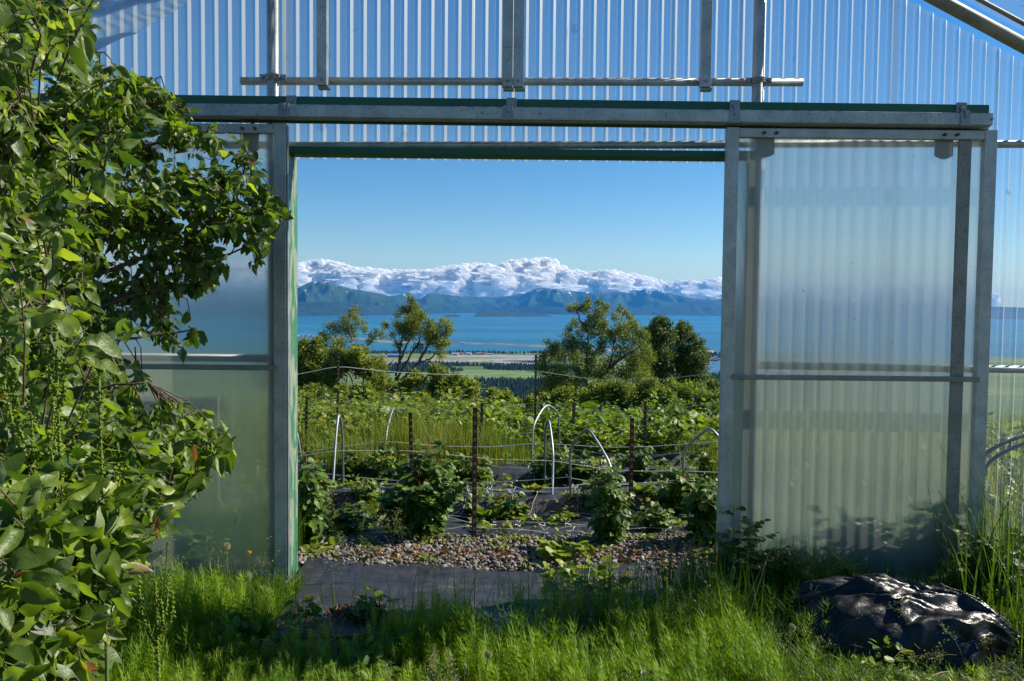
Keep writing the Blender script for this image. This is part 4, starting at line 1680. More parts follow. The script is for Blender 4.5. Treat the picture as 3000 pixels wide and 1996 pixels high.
tree('willow_tree', 'open leaning willow at the left with two bare pale stems', 'tree', 27,
     [[(1040, 1135), (1010, 1060), (985, 1010), (965, 980)], [(1042, 1110), (1035, 1010), (1020, 950), (1030, 905)], [(1060, 1060), (1070, 1020), (1100, 985), (1130, 975)], [(1010, 1060), (1000, 1000), (990, 950)]],
     [(1029, 912, 17), (1003, 942, 22), (971, 965, 24), (952, 987, 16), (1048, 942, 18), (1022, 978, 22), (990, 1006, 24), (1070, 965, 12), (1099, 978, 15), (1121, 978, 13), (1131, 952, 12), (1057, 1020, 20), (958, 1006, 14), (960, 1030, 20), (985, 1040, 22), (1040, 1050, 22), (1075, 1060, 18), (930, 1000, 14), (1012, 960, 20), (1085, 995, 12), (940, 980, 10), (1010, 1040, 20), (1038, 930, 12)],
     15, .063, 'willow_leaf', 'pale_bark', .07)
tree('willow_tree', 'tallest pointed willow at the left with a fan of dark limbs', 'tree', 26,
     [[(1156, 1140), (1163, 1083), (1172, 1035), (1182, 981), (1188, 942), (1198, 868)], [(1158, 1124), (1188, 1064), (1220, 1013), (1233, 987), (1233, 950)], [(1158, 1130), (1198, 1092), (1226, 1064), (1261, 1054), (1281, 1029), (1309, 985)], [(1226, 1060), (1250, 1020), (1262, 985), (1290, 955)], [(1172, 1035), (1160, 1000), (1150, 985)], [(1163, 1083), (1185, 1020), (1205, 985), (1212, 940)], [(1105, 1130), (1121, 1089), (1156, 1054)]],
     [(1198, 868, 7), (1202, 882, 11), (1200, 898, 17), (1185, 906, 17), (1214, 904, 15), (1226, 923, 20), (1201, 930, 26), (1169, 920, 11), (1164, 949, 18), (1201, 955, 28), (1233, 955, 25), (1265, 949, 20), (1290, 950, 15), (1314, 952, 14), (1311, 974, 19), (1277, 974, 23), (1246, 987, 24), (1201, 984, 22), (1153, 987, 11), (1169, 1009, 14), (1226, 1016, 16), (1261, 1003, 20), (1297, 1013, 20), (1293, 1038, 15), (1314, 1000, 12), (1240, 930, 14), (1215, 965, 22), (1260, 975, 22), (1290, 1000, 18), (1180, 970, 18), (1135, 955, 8)],
     15, .063, 'willow_leaf', 'bark', .075)
tree('alder_bush', 'dense green bush pressed against the left jamb', 'bush', 25,
     [[(905, 1180), (905, 1100), (910, 1040)], [(930, 1150), (945, 1080)]],
     [(890, 1010, 18), (925, 1012, 20), (905, 1035, 26), (940, 1045, 24), (885, 1060, 26), (860, 1050, 24), (920, 1075, 30), (950, 1095, 26), (890, 1100, 30), (860, 1095, 24), (930, 1130, 30), (890, 1145, 28), (965, 1140, 24), (845, 1140, 24), (830, 1040, 24), (800, 1060, 28), (800, 1110, 30), (760, 1070, 28)],
     22, .085, 'willow_leaf', 'bark', .05, tlo=0, thi=.85)
tree('alder_bush', 'broad low bush between and below the two left willows', 'bush', 24,
     [[(1010, 1190), (1015, 1120), (1020, 1060)], [(1060, 1180), (1080, 1090)]],
     blobfield(965, 1120, 1030, 1160, 22, 18, 28, [(965, 1040), (1000, 1025), (1040, 1035), (1080, 1040), (1120, 1090)]),
     20, .085, 'willow_leaf', 'bark', .05)
tree('alder_bush', 'bright bush under the tallest willow', 'bush', 23,
     [[(1200, 1190), (1210, 1130), (1220, 1100)], [(1260, 1190), (1270, 1110)]],
     blobfield(1120, 1350, 1080, 1175, 26, 15, 26, [(1120, 1110), (1180, 1125), (1230, 1085), (1262, 1062), (1290, 1095), (1340, 1085), (1360, 1130)]),
     18, .085, 'willow_leaf', 'bark', .045, tlo=.2)
tree('alder_bush', 'low yellow-green bush sloping down beside the tall middle post', 'bush', 21,
     [[(1400, 1220), (1400, 1170)], [(1450, 1230), (1460, 1180)]],
     blobfield(1340, 1560, 1120, 1220, 26, 13, 22, [(1340, 1095), (1380, 1125), (1430, 1160), (1450, 1150), (1500, 1168), (1540, 1195), (1560, 1160)]),
     18, .08, 'willow_leaf', 'bark', .04, tlo=.3)
tree('willow_tree', 'big spreading willow right of the middle with bright open crown', 'tree', 25,
     [[(1724, 1190), (1747, 1146), (1759, 1105), (1788, 1076), (1794, 1051), (1798, 1006), (1790, 985)], [(1721, 1180), (1721, 1130), (1721, 1035), (1727, 977), (1737, 940), (1711, 900)], [(1788, 1076), (1829, 1044), (1865, 1025), (1885, 1000)], [(1798, 1006), (1817, 955), (1829, 915)], [(1727, 977), (1700, 945), (1685, 905)], [(1737, 960), (1760, 925), (1770, 895)], [(1747, 1146), (1690, 1090), (1640, 1050)], [(1700, 1190), (1680, 1120), (1620, 1080)], [(1810, 1180), (1840, 1110), (1865, 1060)]],
     [(1722, 880, 9), (1722, 893, 13), (1692, 897, 15), (1673, 908, 13), (1712, 905, 15), (1753, 893, 13), (1775, 901, 14), (1756, 917, 18), (1731, 925, 13), (1686, 949, 15), (1718, 955, 18), (1823, 907, 13), (1834, 919, 11), (1803, 930, 13), (1817, 955, 18), (1769, 955, 16), (1737, 976, 20), (1788, 977, 18), (1852, 955, 22), (1874, 968, 20), (1833, 987, 24), (1865, 997, 26), (1673, 1006, 24), (1654, 1012, 18), (1705, 1019, 24), (1753, 1019, 22), (1817, 1025, 24), (1865, 1032, 26), (1890, 1018, 18), (1609, 1038, 24), (1641, 1044, 28), (1587, 1051, 16), (1689, 1051, 28), (1737, 1057, 28), (1785, 1067, 26), (1849, 1067, 30), (1880, 1076, 26), (1593, 1083, 24), (1641, 1089, 32), (1705, 1099, 30), (1769, 1099, 30), (1826, 1105, 32), (1880, 1115, 30), (1609, 1124, 30), (1673, 1130, 34), (1801, 1140, 32), (1865, 1146, 30), (1590, 1156, 24), (1657, 1165, 30), (1740, 1150, 24), (1600, 1000, 9), (1662, 985, 14), (1735, 940, 18), (1770, 945, 18), (1800, 985, 20), (1700, 975, 16), (1850, 930, 12), (1890, 985, 16), (1760, 990, 20), (1665, 960, 12), (1625, 1015, 18), (1880, 1045, 26)],
     15, .063, 'willow_leaf', 'bark', .075)
tree('birch_tree', 'dark dense upright tree right of the spreading willow', 'tree', 33,
     [[(1935, 1170), (1935, 1080), (1930, 1010), (1928, 955)], [(1940, 1100), (1955, 1000), (1955, 960)]],
     [(1928, 950, 20), (1909, 965, 21), (1948, 948, 16), (1928, 978, 28), (1954, 985, 22), (1909, 1003, 24), (1935, 1012, 32), (1958, 1035, 26), (1922, 1044, 32), (1950, 1067, 32), (1919, 1083, 32), (1955, 1102, 32), (1928, 1115, 32), (1935, 1145, 34), (1900, 1120, 24), (1902, 1060, 18)],
     26, .10, 'dark_leaf', 'pale_bark', .09)
tree('birch_tree', 'dark tree at the right with two spires, nearest the lake', 'tree', 33,
     [[(2015, 1170), (2000, 1080), (1995, 1010), (2000, 960)], [(2020, 1120), (2035, 1050), (2043, 1010)]],
     [(2002, 948, 10), (1994, 960, 13), (2016, 964, 13), (1998, 981, 18), (2018, 985, 16), (1998, 1006, 16), (1994, 1035, 20), (2018, 1032, 24), (2043, 1006, 15), (2042, 1028, 22), (2030, 1057, 30), (2002, 1067, 30), (2045, 1078, 22), (2018, 1102, 32), (2040, 1115, 24), (2000, 1135, 30), (2050, 1145, 24), (2052, 1045, 14)],
     24, .10, 'dark_leaf', 'pale_bark', .08)
tree('shrub', 'small pale green shrub at the right, beside the door edge', 'shrub', 22,
     [[(2085, 1200), (2085, 1150), (2082, 1120)]],
     [(2082, 1112, 11), (2072, 1128, 14), (2094, 1130, 14), (2080, 1148, 18), (2103, 1152, 16), (2062, 1160, 16)],
     18, .08, 'dark_leaf', 'bark', .03, tlo=.4)


tree('alder_bush', 'bushy thicket below the spreading willow', 'bush', 21,
     [[(1620, 1260), (1640, 1200), (1660, 1160)], [(1760, 1260), (1770, 1180)]],
     blobfield(1580, 1830, 1135, 1235, 44, 16, 26), 16, .07, 'willow_leaf', 'bark', .03, tlo=.1)
tree('alder_bush', 'bushy thicket below the dark upright tree', 'bush', 21,
     [[(1900, 1260), (1900, 1200), (1910, 1150)], [(1960, 1260), (1970, 1180)]],
     blobfield(1830, 2010, 1120, 1235, 36, 16, 26), 16, .07, 'willow_leaf', 'bark', .03, tlo=.2)
tree('alder_bush', 'bushy thicket below the two-spired tree', 'bush', 21,
     [[(2060, 1260), (2060, 1200), (2050, 1150)]],
     blobfield(2000, 2150, 1140, 1235, 28, 14, 24), 16, .07, 'garden_leaf', 'bark', .03, tlo=.1)
tree('alder_bush', 'bushes at the left crest of the slope', 'bush', 20,
     [[(960, 1240), (970, 1180)]],
     blobfield(850, 1130, 1140, 1195, 30, 13, 22), 15, .07, 'willow_leaf', 'bark', .03, tlo=.2)
tree('alder_bush', 'bushes at the crest of the slope left of the tall middle post', 'bush', 18,
     [[(1300, 1240), (1300, 1190)]],
     blobfield(1130, 1560, 1180, 1235, 44, 12, 20, [(1130, 1165), (1300, 1170), (1400, 1190), (1560, 1205)]), 15, .065, 'garden_leaf', 'bark', .03, tlo=.3)


# rose thicket at the right with pink flowers
def rose(x0, x1, y0, y1, d, label, n=18):
    t = tree('rose_bush', label, 'bush', d, [[((x0 + x1) / 2, y1 + 20), ((x0 + x1) / 2, (y0 + y1) / 2)], [(x0 + 20, y1 + 10), (x0 + 25, (y0 + y1) / 2)]],
             blobfield(x0, x1, y0, y1, n, 14, 24), 17, .055, 'garden_leaf', 'twig', .018, group='rose bushes at the garden edge', twr=.003)
    k = int(rng.integers(4, 8))
    px, py = rng.uniform(x0, x1, k), rng.uniform(y0 - 10, y1, k)
    mb = MB()
    for a, b in zip(px, py):
        c = P(a, b, d - .55)
        A = rnd_dirs(5)
        mb.inst(leaf_tmpl(2, .45, .1, -.2), np.tile(c, (5, 1)), A, np.tile((0, -1., .4), (5, 1)) + rnd_dirs(5) * .3, .032)
    m = NT('pink_petal') if 'pink' not in M else None
    if m:
        M['pink'] = m.end(m.bsdf(Base_Color=(.62, .28, .42), Roughness=.6))
    mb.build('blossom', M['pink'], t)


rose(1930, 2040, 1150, 1215, 16, 'rose bush with pink flowers below the two-spired tree')
rose(2020, 2125, 1160, 1230, 15, 'rose bush with pink flowers touching the right door edge')
rose(2060, 2130, 1200, 1270, 13, 'rose bush low at the right door edge')
rose(1940, 2040, 1215, 1265, 14, 'rose bush in front of the dark upright tree')
rose(1380, 1500, 1200, 1250, 15, 'rose bush left of the tall middle post', 14)


# ------------------------------------------------------------------ tall grass on the slope
def hsc(x, y):
    """grass stands lower beside the plastic heap and in trodden patches"""
    b = 1 - .66 * np.exp(-(((x - 1.88) / .56) ** 2 + ((y - 3.42) / .26) ** 2) ** 2)
    return b * np.where(y < 4.4, .78 + .38 * vnoise(x * 1.9, y * 1.9, 9.0), 1)


def tuft_grass(name, label, n, xf, yf, hlo, hhi, mat, wid=.0028, bend=.35, tint=(.5, .25), K=5, cluster=0, cat='grass', kind='stuff', blade=True, wind=0.0, floor=None, obj=True, mb=None):
    if cluster:
        m = n // cluster
        cx, cy = xf(m), None
        cy = yf(m)
        cx = np.repeat(cx, cluster)[:n] + rng.normal(size=m * cluster)[:n] * .045
        cy = np.repeat(cy, cluster)[:n] + rng.normal(size=m * cluster)[:n] * .045
        x, y = cx, cy
        n = len(x)
    else:
        x, y = xf(n), yf(n)
    h = rng.uniform(hlo, hhi, n) * hsc(x, y)
    z = gz(x, y)
    a = rng.uniform(0, 2 * math.pi, n)
    lean = bend * rng.random(n) ** 1.2
    u = np.linspace(0, 1, K)
    hx = np.cos(a) * lean + wind
    hy = np.sin(a) * lean
    Pts = np.zeros((n, K, 3))
    Pts[:, :, 0] = x[:, None] + hx[:, None] * h[:, None] * u[None] ** 1.8
    Pts[:, :, 1] = y[:, None] + hy[:, None] * h[:, None] * u[None] ** 1.8
    Pts[:, :, 2] = z[:, None] + h[:, None] * (u[None] - .45 * lean[:, None] * u[None] ** 3)
    W = wid * rng.uniform(.6, 1.3, n)[:, None] * (1 - u[None] ** 2 * .93)
    sd = np.stack([np.cos(a + 1.57), np.sin(a + 1.57), 0 * a], -1)
    sd[:, 0] += .5 * np.sign(sd[:, 0])
    sd /= np.linalg.norm(sd, axis=1, keepdims=True)
    mm = mb or MB()
    tn = np.clip(rng.normal(tint[0], tint[1] * .8, n) + .28 * vnoise(x * 1.1, y * .8, 6.0), 0, 1)
    mm.blades(Pts, W, sd, 0, tn)
    if obj:
        o = mm.build(name, M[mat])
        return tag(o, label, cat, kind=kind)
    return Pts


def U(a, b):
    return lambda n: rng.uniform(a, b, n)


def wedge(y0, y1, px0=820, px1=2200):
    """x spread matching the width seen at that distance"""
    st = {}

    def yf(n):
        if 'y' not in st or len(st['y']) != n:
            st['y'] = np.sqrt(rng.uniform(y0 ** 2, y1 ** 2, n))
        return st['y']

    def xf(n):
        y = yf(n)
        return (rng.uniform(px0, px1, n) - 1500) / F * y
    return xf, yf


xf, yf = wedge(13.5, 20.5, 600, 2300)
tuft_grass('tall_grass', 'tall yellow-green grass on the slope behind the beds', 26000, xf, yf, .3, .7, 'meadow_blade', .006, .4, (.42, .25), 4)
xf, yf = wedge(9.4, 14, 600, 2300)
tuft_grass('tall_grass', 'green grass among the plants behind the last bed', 7000, xf, yf, .15, .5, 'meadow_blade', .0045, .9, (.15, .2), 4)
xf, yf = wedge(11.5, 17, 840, 1420)
for p0, p1, nm in ((-900, 780, 'left'), (2250, 3900, 'right')):
    xf, yf = wedge(4.8, 22, p0, p1)
    tuft_grass('tall_grass', 'tall grass seen through the sheets at the ' + nm, 16000, xf, yf, .3, .8, 'meadow_blade', .006, .4, (.42, .25), 4)
xf, yf = wedge(11.5, 17, 840, 1420)
tuft_grass('tall_grass', 'brightest tall grass on the left slope under the willows', 7000, xf, yf, .35, .9, 'meadow_blade', .005, .7, (.35, .25), 5)


# ------------------------------------------------------------------ leafy undergrowth behind the beds
def clump_leaves(mb, c, n, r, h, size, tmpls, tint=(.5, .2), droop=.3, stems=None, flat=.5):
    """a low plant: n leaves arching out of c"""
    a = rng.uniform(0, 6.283, n)
    e = rng.random(n)
    rad = r * e ** .6
    pos = np.stack([c[0] + np.cos(a) * rad * .8, c[1] + np.sin(a) * rad * .8, c[2] + h * (1 - .55 * e) * rng.uniform(.55, 1, n)], -1)
    A = np.stack([np.cos(a), np.sin(a), .35 - droop * e + rng.normal(size=n) * .25], -1) + rng.normal(size=(n, 3)) * .25
    N_ = np.stack([-np.cos(a) * .4, -np.sin(a) * .4, np.ones(n)], -1) + rng.normal(size=(n, 3)) * flat
    t = np.clip(rng.normal(tint[0], tint[1], n), 0, 1)
    for k, tm in enumerate(tmpls):
        s = np.arange(n) % len(tmpls) == k
        mb.inst(tm, pos[s], A[s], N_[s], size * rng.uniform(.6, 1.2, s.sum()), 0, t[s])
    if stems is not None:
        m = min(n, 40)
        P0 = np.tile(np.array([c[0], c[1], c[2] - .03]), (m, 1)) + rng.normal(size=(m, 3)) * np.array([r * .15, r * .15, 0])
        mid = (P0 + pos[:m]) / 2 + np.array([0, 0, h * .12])
        stems.strands(np.stack([P0, mid, pos[:m]], 1), np.array([.004, .003, .002])[None, :] * 1.0)


def undergrowth(label, n, y0, y1, px0, px1, rr, hh, size, mat, leaves=26, tmpls=LT_WIDE, tint=(.5, .22)):
    mb = MB()
    xf, yf = wedge(y0, y1, px0, px1)
    x, y = xf(n), yf(n)
    for a, b in zip(x, y):
        z = float(gz(a, b))
        clump_leaves(mb, (a, b, z), leaves, rng.uniform(.6, 1.2) * rr, rng.uniform(.5, 1.2) * hh, size, tmpls, tint)
    tag(mb.build('undergrowth', M[mat]), label, 'undergrowth', kind='stuff')


undergrowth('lush broad leaves filling the ground behind the right beds', 210, 9.7, 14.5, 1430, 2220, .38, .55, .13, 'garden_leaf', 44)
undergrowth('mixed low leaves behind the left beds', 300, 9.3, 13, 780, 1500, .30, .50, .09, 'garden_leaf', 34, tint=(.55, .22))
undergrowth('small weeds creeping between the fabric rows', 170, 5.4, 9.6, 760, 2250, .14, .13, .042, 'garden_leaf', 22, LT_RASP, (.75, .2))
undergrowth('thicket of small leaves on the far slope at the right', 330, 14, 21, 1560, 2220, .55, .85, .10, 'garden_leaf', 60, LT_RASP, (.38, .22))
undergrowth('mixed leafy weeds in the tall grass of the left slope', 380, 10, 18, 800, 1500, .30, .85, .085, 'garden_leaf', 30, LT_RASP, (.62, .25))
undergrowth('leaves behind the left door and beyond', 200, 5.2, 12, -900, 800, .3, .5, .10, 'garden_leaf', 34, tint=(.55, .22))
undergrowth('leaves behind the right door and beyond', 220, 5.2, 12, 2220, 3900, .3, .5, .10, 'garden_leaf', 34, tint=(.55, .22))
undergrowth('thicket of small leaves on the far slope at the left', 200, 15, 21.5, 700, 1560, .5, .7, .10, 'garden_leaf', 50, LT_RASP, (.40, .25))
undergrowth('taller leafy weeds standing between the fabric rows', 34, 6.0, 9.4, 800, 2250, .14, .26, .055, 'garden_leaf', 30, LT_RASP, (.6, .2))
undergrowth('low flowering weeds in the grass behind the left hoops', 130, 9.6, 12.5, 820, 1480, .22, .55, .07, 'garden_leaf', 40, LT_RASP, (.75, .2))
undergrowth('leafy weeds along the far edge of the last fabric row', 150, 8.9, 10.3, 780, 2250, .24, .42, .085, 'garden_leaf', 34, LT_WIDE, (.6, .22))
undergrowth('leafy weeds around the gravel edge', 46, 4.62, 5.4, 700, 2300, .08, .05, .03, 'garden_leaf', 18, LT_RASP, (.7, .2))


# ------------------------------------------------------------------ berry canes on the beds
def canes(px, py, ptop, wpx, ncane, label, dark=0.0, leafn=11, size=.075, group='raspberry plants on the beds', cane_px=None):
    """raspberry: arching canes with leaves of three to five leaflets; foot at (px, py), top at ptop"""
    d = on_ground(px, py)
    b = P(px, py, d)
    b[2] = float(gz(b[0], b[1]))
    H = P(px, ptop, d)[2] - b[2]
    Wd = wpx * d / F / 2
    t = thing('raspberry_plant', b, label, 'plant', group)
    ms, ml = MB(), MB()
    for k in range(ncane):
        a = rng.uniform(0, 6.283)
        q = rng.uniform(.15, 1)
        top = b + np.array([math.cos(a) * Wd * q, math.sin(a) * min(Wd, .2) * q, H * (1 if k == 0 else rng.uniform(.45, .95) * (1 - .25 * q))])
        if k == 0:
            top[0] = b[0] + rng.uniform(-.1, .1) * Wd
        mid = (b + top) / 2 + np.array([-math.cos(a) * Wd * .12, 0, H * .10])
        s0 = b + np.array([math.cos(a) * Wd * .12, math.sin(a) * .03, -.02])
        C_ = curve([s0, mid, top], 14)
        ms.tube(C_, np.linspace(.0048, .0018, 14), 5)
        n = leafn
        us = np.linspace(.10, 1.0, n) * 13
        for u in us:
            i = int(min(u, 12))
            p = C_[i] * (1 - (u - i)) + C_[i + 1] * (u - i) if i < 13 else C_[-1]
            aa = rng.uniform(0, 6.283)
            pd = np.array([math.cos(aa), math.sin(aa) * .8, rng.uniform(-.1, .5)])
            L = rng.uniform(.04, .10) * (size / .075)
            e = p + pd * L
            ms.strands(np.array([[p, (p + e) / 2 + (0, 0, .008), e]]), np.array([[.0016, .0013, .001]]))
            s_ = np.array([-pd[1], pd[0], 0])
            s_ /= np.linalg.norm(s_) + 1e-6
            dirs = [pd + (0, 0, -.25), pd * .35 + s_, pd * .35 - s_]
            bs = [e, p + pd * L * .6, p + pd * L * .6]
            if rng.random() < .5:
                dirs += [pd * .5 + s_ * .8, pd * .5 - s_ * .8]
                bs += [e, e]
            m = len(dirs)
            D_ = np.array(dirs) + rng.normal(size=(m, 3)) * .14
            D_[:, 2] -= rng.uniform(0, .5)
            N_ = np.tile((0, -.25, 1.), (m, 1)) + rng.normal(size=(m, 3)) * .28
            ml.inst(LT_RASP[rng.integers(0, 2)], np.array(bs), D_, N_, size * rng.uniform(.6, 1.1, m), 0, np.clip(rng.normal(.45 - dark, .22, m), 0, 1))
    ms.build('cane', M['red_stem'], t, smooth=True)
    ml.build('foliage', M['rasp_leaf'], t)
    return t


canes(1245, 1572, 1300, 215, 26, 'largest dense raspberry bush left of the nearest rusty post', .12, 15, .078)
canes(1170, 1560, 1420, 140, 10, 'dark raspberry at the left foot of the largest bush', .15, 12)
canes(896, 1600, 1335, 70, 7, 'tall thin raspberry beside the left jamb', .1, 14)
canes(985, 1570, 1455, 170, 13, 'spreading low raspberry near the left jamb', .1, 11, .07)
canes(1045, 1555, 1470, 110, 8, 'small raspberry between the spreading one and the largest bush', .1, 10, .065)
canes(1775, 1600, 1380, 110, 9, 'raspberry growing through the nearest pipe hoop', 0, 13, .065)
canes(1760, 1480, 1360, 120, 7, 'yellow-green raspberry behind the nearest pipe hoop', -.25, 10, .065)
canes(2070, 1600, 1400, 110, 12, 'dark raspberry in front of the cut-off hoop', .1, 13, .07)
canes(2075, 1440, 1290, 60, 5, 'thin raspberry cane behind the cut-off hoop', -.1, 12, .06)
canes(2010, 1500, 1370, 120, 7, 'sparse yellowing raspberry left of the cut-off hoop', -.3, 9, .065)
canes(1600, 1430, 1290, 70, 6, 'raspberry rising between the two middle hoops', -.1, 11, .065)
canes(1290, 1440, 1290, 90, 7, 'raspberry behind the largest bush', -.1, 10, .065)
canes(930, 1470, 1350, 90, 7, 'raspberry on the second row by the left jamb', -.1, 10, .065)
canes(1130, 1400, 1290, 110, 7, 'raspberry on the far row beside the pointed hoop', -.2, 10, .07)
canes(1080, 1470, 1400, 100, 6, 'low raspberry on the second row at the left', -.2, 9, .06)
canes(1870, 1400, 1300, 120, 8, 'raspberry on the far row behind the right posts', -.1, 10, .075)
canes(1960, 1420, 1350, 90, 6, 'raspberry on the far row right of the posts', -.3, 9, .065)
canes(1400, 1420, 1330, 90, 6, 'raspberry on the far row behind the nearest post', -.2, 9, .065)
canes(1700, 1410, 1320, 110, 7, 'raspberry on the far row in the middle', -.1, 10, .075)
canes(2120, 1560, 1440, 80, 7, 'raspberry half hidden by the right door stile', .1, 11, .07)


for q, (a, b, c, w, lab) in enumerate(((1330, 1420, 1330, 90, 'low raspberry left of the nearest post on the far row'), (1500, 1530, 1455, 80, 'small raspberry on the front bed right of the dock'), (1930, 1560, 1480, 110, 'small raspberry left of the cut canes near the right door'), (1640, 1400, 1310, 80, 'raspberry directly behind the largest hoop'), (1820, 1480, 1420, 80, 'small raspberry left of the right rusty post'), (1030, 1400, 1320, 90, 'raspberry on the far row behind the narrow left hoop'), (1960, 1490, 1400, 90, 'raspberry on the second row right of the rusty post'), (1220, 1400, 1310, 100, 'raspberry on the far row above the largest bush'))):
    canes(a, b, c, w, 7, lab, -.2 + .1 * (q % 3), 10, .062)


def leafy(px, py, n, r, h, size, tmpls, label, name='leafy_plant', cat='plant', mat='garden_leaf', tint=(.5, .2), droop=.3, d=None, group=None, flat=.4):
    d = d or on_ground(px, py)
    b = P(px, py, d)
    b[2] = float(gz(b[0], b[1]))
    t = thing(name, b, label, cat, group)
    ml, ms = MB(), MB()
    clump_leaves(ml, b, n, r, h, size, tmpls, tint, droop, stems=ms, flat=flat)
    ms.build('stem', M['green_stem'], t)
    ml.build('foliage', M[mat], t)
    return t


def rosette(px, py, n, L, label, tmpls=LT_LONG, name='dock_rosette', tint=(.5, .2), d=None, lean=1.3, mat='garden_leaf', cat='plant', group=None):
    """long upright leaves from one crown"""
    d = d or on_ground(px, py)
    b = P(px, py, d)
    b[2] = float(gz(b[0], b[1]))
    t = thing(name, b, label, cat, group)
    a = rng.uniform(0, 6.283, n)
    A = np.stack([np.cos(a), np.sin(a), rng.uniform(.5, 1, n) * lean], -1)
    N_ = np.stack([-np.cos(a) * 1.5, -np.sin(a) * 1.5, np.ones(n) * .8], -1)
    mb = MB()
    for k, tm in enumerate(tmpls):
        s = np.arange(n) % len(tmpls) == k
        mb.inst(tm, np.tile(b, (s.sum(), 1)), A[s], N_[s], L * rng.uniform(.6, 1.1, s.sum()), 0, np.clip(rng.normal(tint[0], tint[1], s.sum()), 0, 1))
    mb.build('foliage', M[mat], t)
    return t


rosette(1432, 1535, 16, .24, 'upright dock with long green leaves right of the nearest post', leaf := [leaf_tmpl(7, .17, .2, .1, .03), leaf_tmpl(7, .15, .1, .3, .04)], tint=(.35, .2))
rosette(1568, 1452, 14, .17, 'pale lettuce-like rosette left of the edge-on hoop', [leaf_tmpl(6, .25, .2, .1, .05)], tint=(.9, .08))
rosette(1880, 1450, 12, .15, 'small rosette at the foot of the right rusty post', [leaf_tmpl(6, .25, .2, .2, .05)], tint=(.7, .1))
leafy(1650, 1640, 26, .13, .13, .11, LT_WIDE, 'squash-like plant with broad lobed leaves on the gravel', tint=(.75, .12), droop=.5)
leafy(1640, 1690, 12, .09, .06, .09, LT_WIDE, 'low broad-leaved seedling at the near edge of the gravel', tint=(.8, .1), droop=.5)
leafy(940, 1620, 14, .09, .07, .085, LT_WIDE, 'small broad-leaved weed on gravel near the left jamb', tint=(.75, .1))
leafy(2095, 1640, 14, .1, .08, .075, LT_RASP, 'small weed on gravel beside the right door')
leafy(1820, 1500, 10, .2, .22, .2, LT_WIDE, 'broad yellow-green leaves on the far row between the right posts', tint=(.85, .1), d=9.6)
leafy(1935, 1500, 8, .2, .25, .24, LT_WIDE, 'one large sunlit leaf cluster behind the last bed', tint=(.9, .05), d=9.9)
leafy(1250, 1660, 10, .06, .07, .05, LT_RASP, 'tiny sprig of leaves standing on the middle gravel', tint=(.7, .1))
leafy(1740, 1700, 60, .22, .16, .07, LT_RASP, 'bright leafy weed patch at the right end of the threshold fabric', tint=(.75, .15), d=4.35)
leafy(1100, 1770, 26, .10, .16, .07, LT_RASP, 'young dark-leaved weed rising through the threshold fabric', tint=(.25, .1), d=3.78)


# stubble of cut canes with green regrowth
def stubble(px, py, w, label):
    d = on_ground(px, py)
    b = P(px, py, d)
    b[2] = float(gz(b[0], b[1]))
    W = w * d / F / 2
    t = thing('cut_cane_clump', b, label, 'cane clump', 'clumps of cut canes in the fabric rows')
    n = 90
    x = b[0] + rng.normal(size=n) * W * .5
    y = b[1] + rng.normal(size=n) * .05
    z = gz(x, y)
    h = rng.uniform(.015, .06, n)
    dr = np.stack([rng.normal(size=n) * .3, rng.normal(size=n) * .3, np.ones(n)], -1)
    p0 = np.stack([x, y, z - .01], -1)
    mb = MB()
    mb.strands(np.stack([p0, p0 + dr * h[:, None]], 1), rng.uniform(.0018, .0035, n)[:, None] * np.ones((1, 2)), 0, rng.random(n), 4)
    mb.build('cut_canes', M['dry_stem'], t)['kind'] = 'stuff'
    m3 = MB()
    n = 60
    p = np.stack([b[0] + rng.normal(size=n) * W * .6, b[1] + rng.normal(size=n) * .06, np.zeros(n)], -1)
    p[:, 2] = gz(p[:, 0], p[:, 1]) + rng.uniform(.01, .03, n)
    m3.inst(LT_RASP[0], p, rnd_dirs(n, .1), np.tile((0, 0, 1.), (n, 1)) + rng.normal(size=(n, 3)) * .5, rng.uniform(.02, .045, n), 0, rng.random(n))
    m3.build('dead_leaves', M['dead_leaf'], t)['kind'] = 'stuff'
    m2 = MB()
    n = 90
    p = np.stack([b[0] + rng.normal(size=n) * W * .7, b[1] - .04 + rng.normal(size=n) * .06, np.zeros(n)], -1)
    p[:, 2] = gz(p[:, 0], p[:, 1]) + rng.uniform(.01, .05, n)
    m2.inst(LT_RASP[0], p, rnd_dirs(n, .4), np.tile((0, 0, 1.), (n, 1)) + rng.normal(size=(n, 3)) * .5, rng.uniform(.015, .035, n), 0, np.clip(rng.normal(.75, .15, n), 0, 1))
    m2.build('regrowth_leaves', M['garden_leaf'], t)['kind'] = 'stuff'


stubble(1515, 1588, 120, 'cut canes at the gravel edge right of the nearest post')
stubble(1620, 1530, 90, 'cut canes on the front bed left of the nearest hoop')
stubble(1695, 1460, 100, 'cut canes on the raised bank behind the nearest hoop')
stubble(1880, 1470, 90, 'cut canes on the bank at the right rusty post')
stubble(1880, 1540, 140, 'cut canes on the front bed right of the nearest hoop')
stubble(2020, 1590, 140, 'cut canes beside the gravel near the right door')
stubble(1265, 1590, 90, 'cut canes at the foot of the largest raspberry bush')
stubble(1760, 1590, 90, 'cut canes inside the nearest hoop')
stubble(920, 1470, 110, 'cut canes on the bank near the left jamb')
stubble(1110, 1470, 120, 'green regrowth clump on the bank at the left')
stubble(1170, 1540, 120, 'yellow-green regrowth clump before the largest bush')
stubble(1060, 1430, 90, 'cut canes on the second row at the left')
stubble(1480, 1480, 90, 'cut canes on the bank right of the nearest post')


def patch(px, py, d, rx, ry, n, hlo, hhi, label, mat='meadow_blade', tint=(.4, .2), wid=.003, bend=.35):
    c = P(px, py, d)
    o = tuft_grass('grass_patch', label, n, lambda k: c[0] + rng.normal(size=k) * rx, lambda k: c[1] + rng.normal(size=k) * ry, hlo, hhi, mat, wid, bend, tint, 5)
    return o


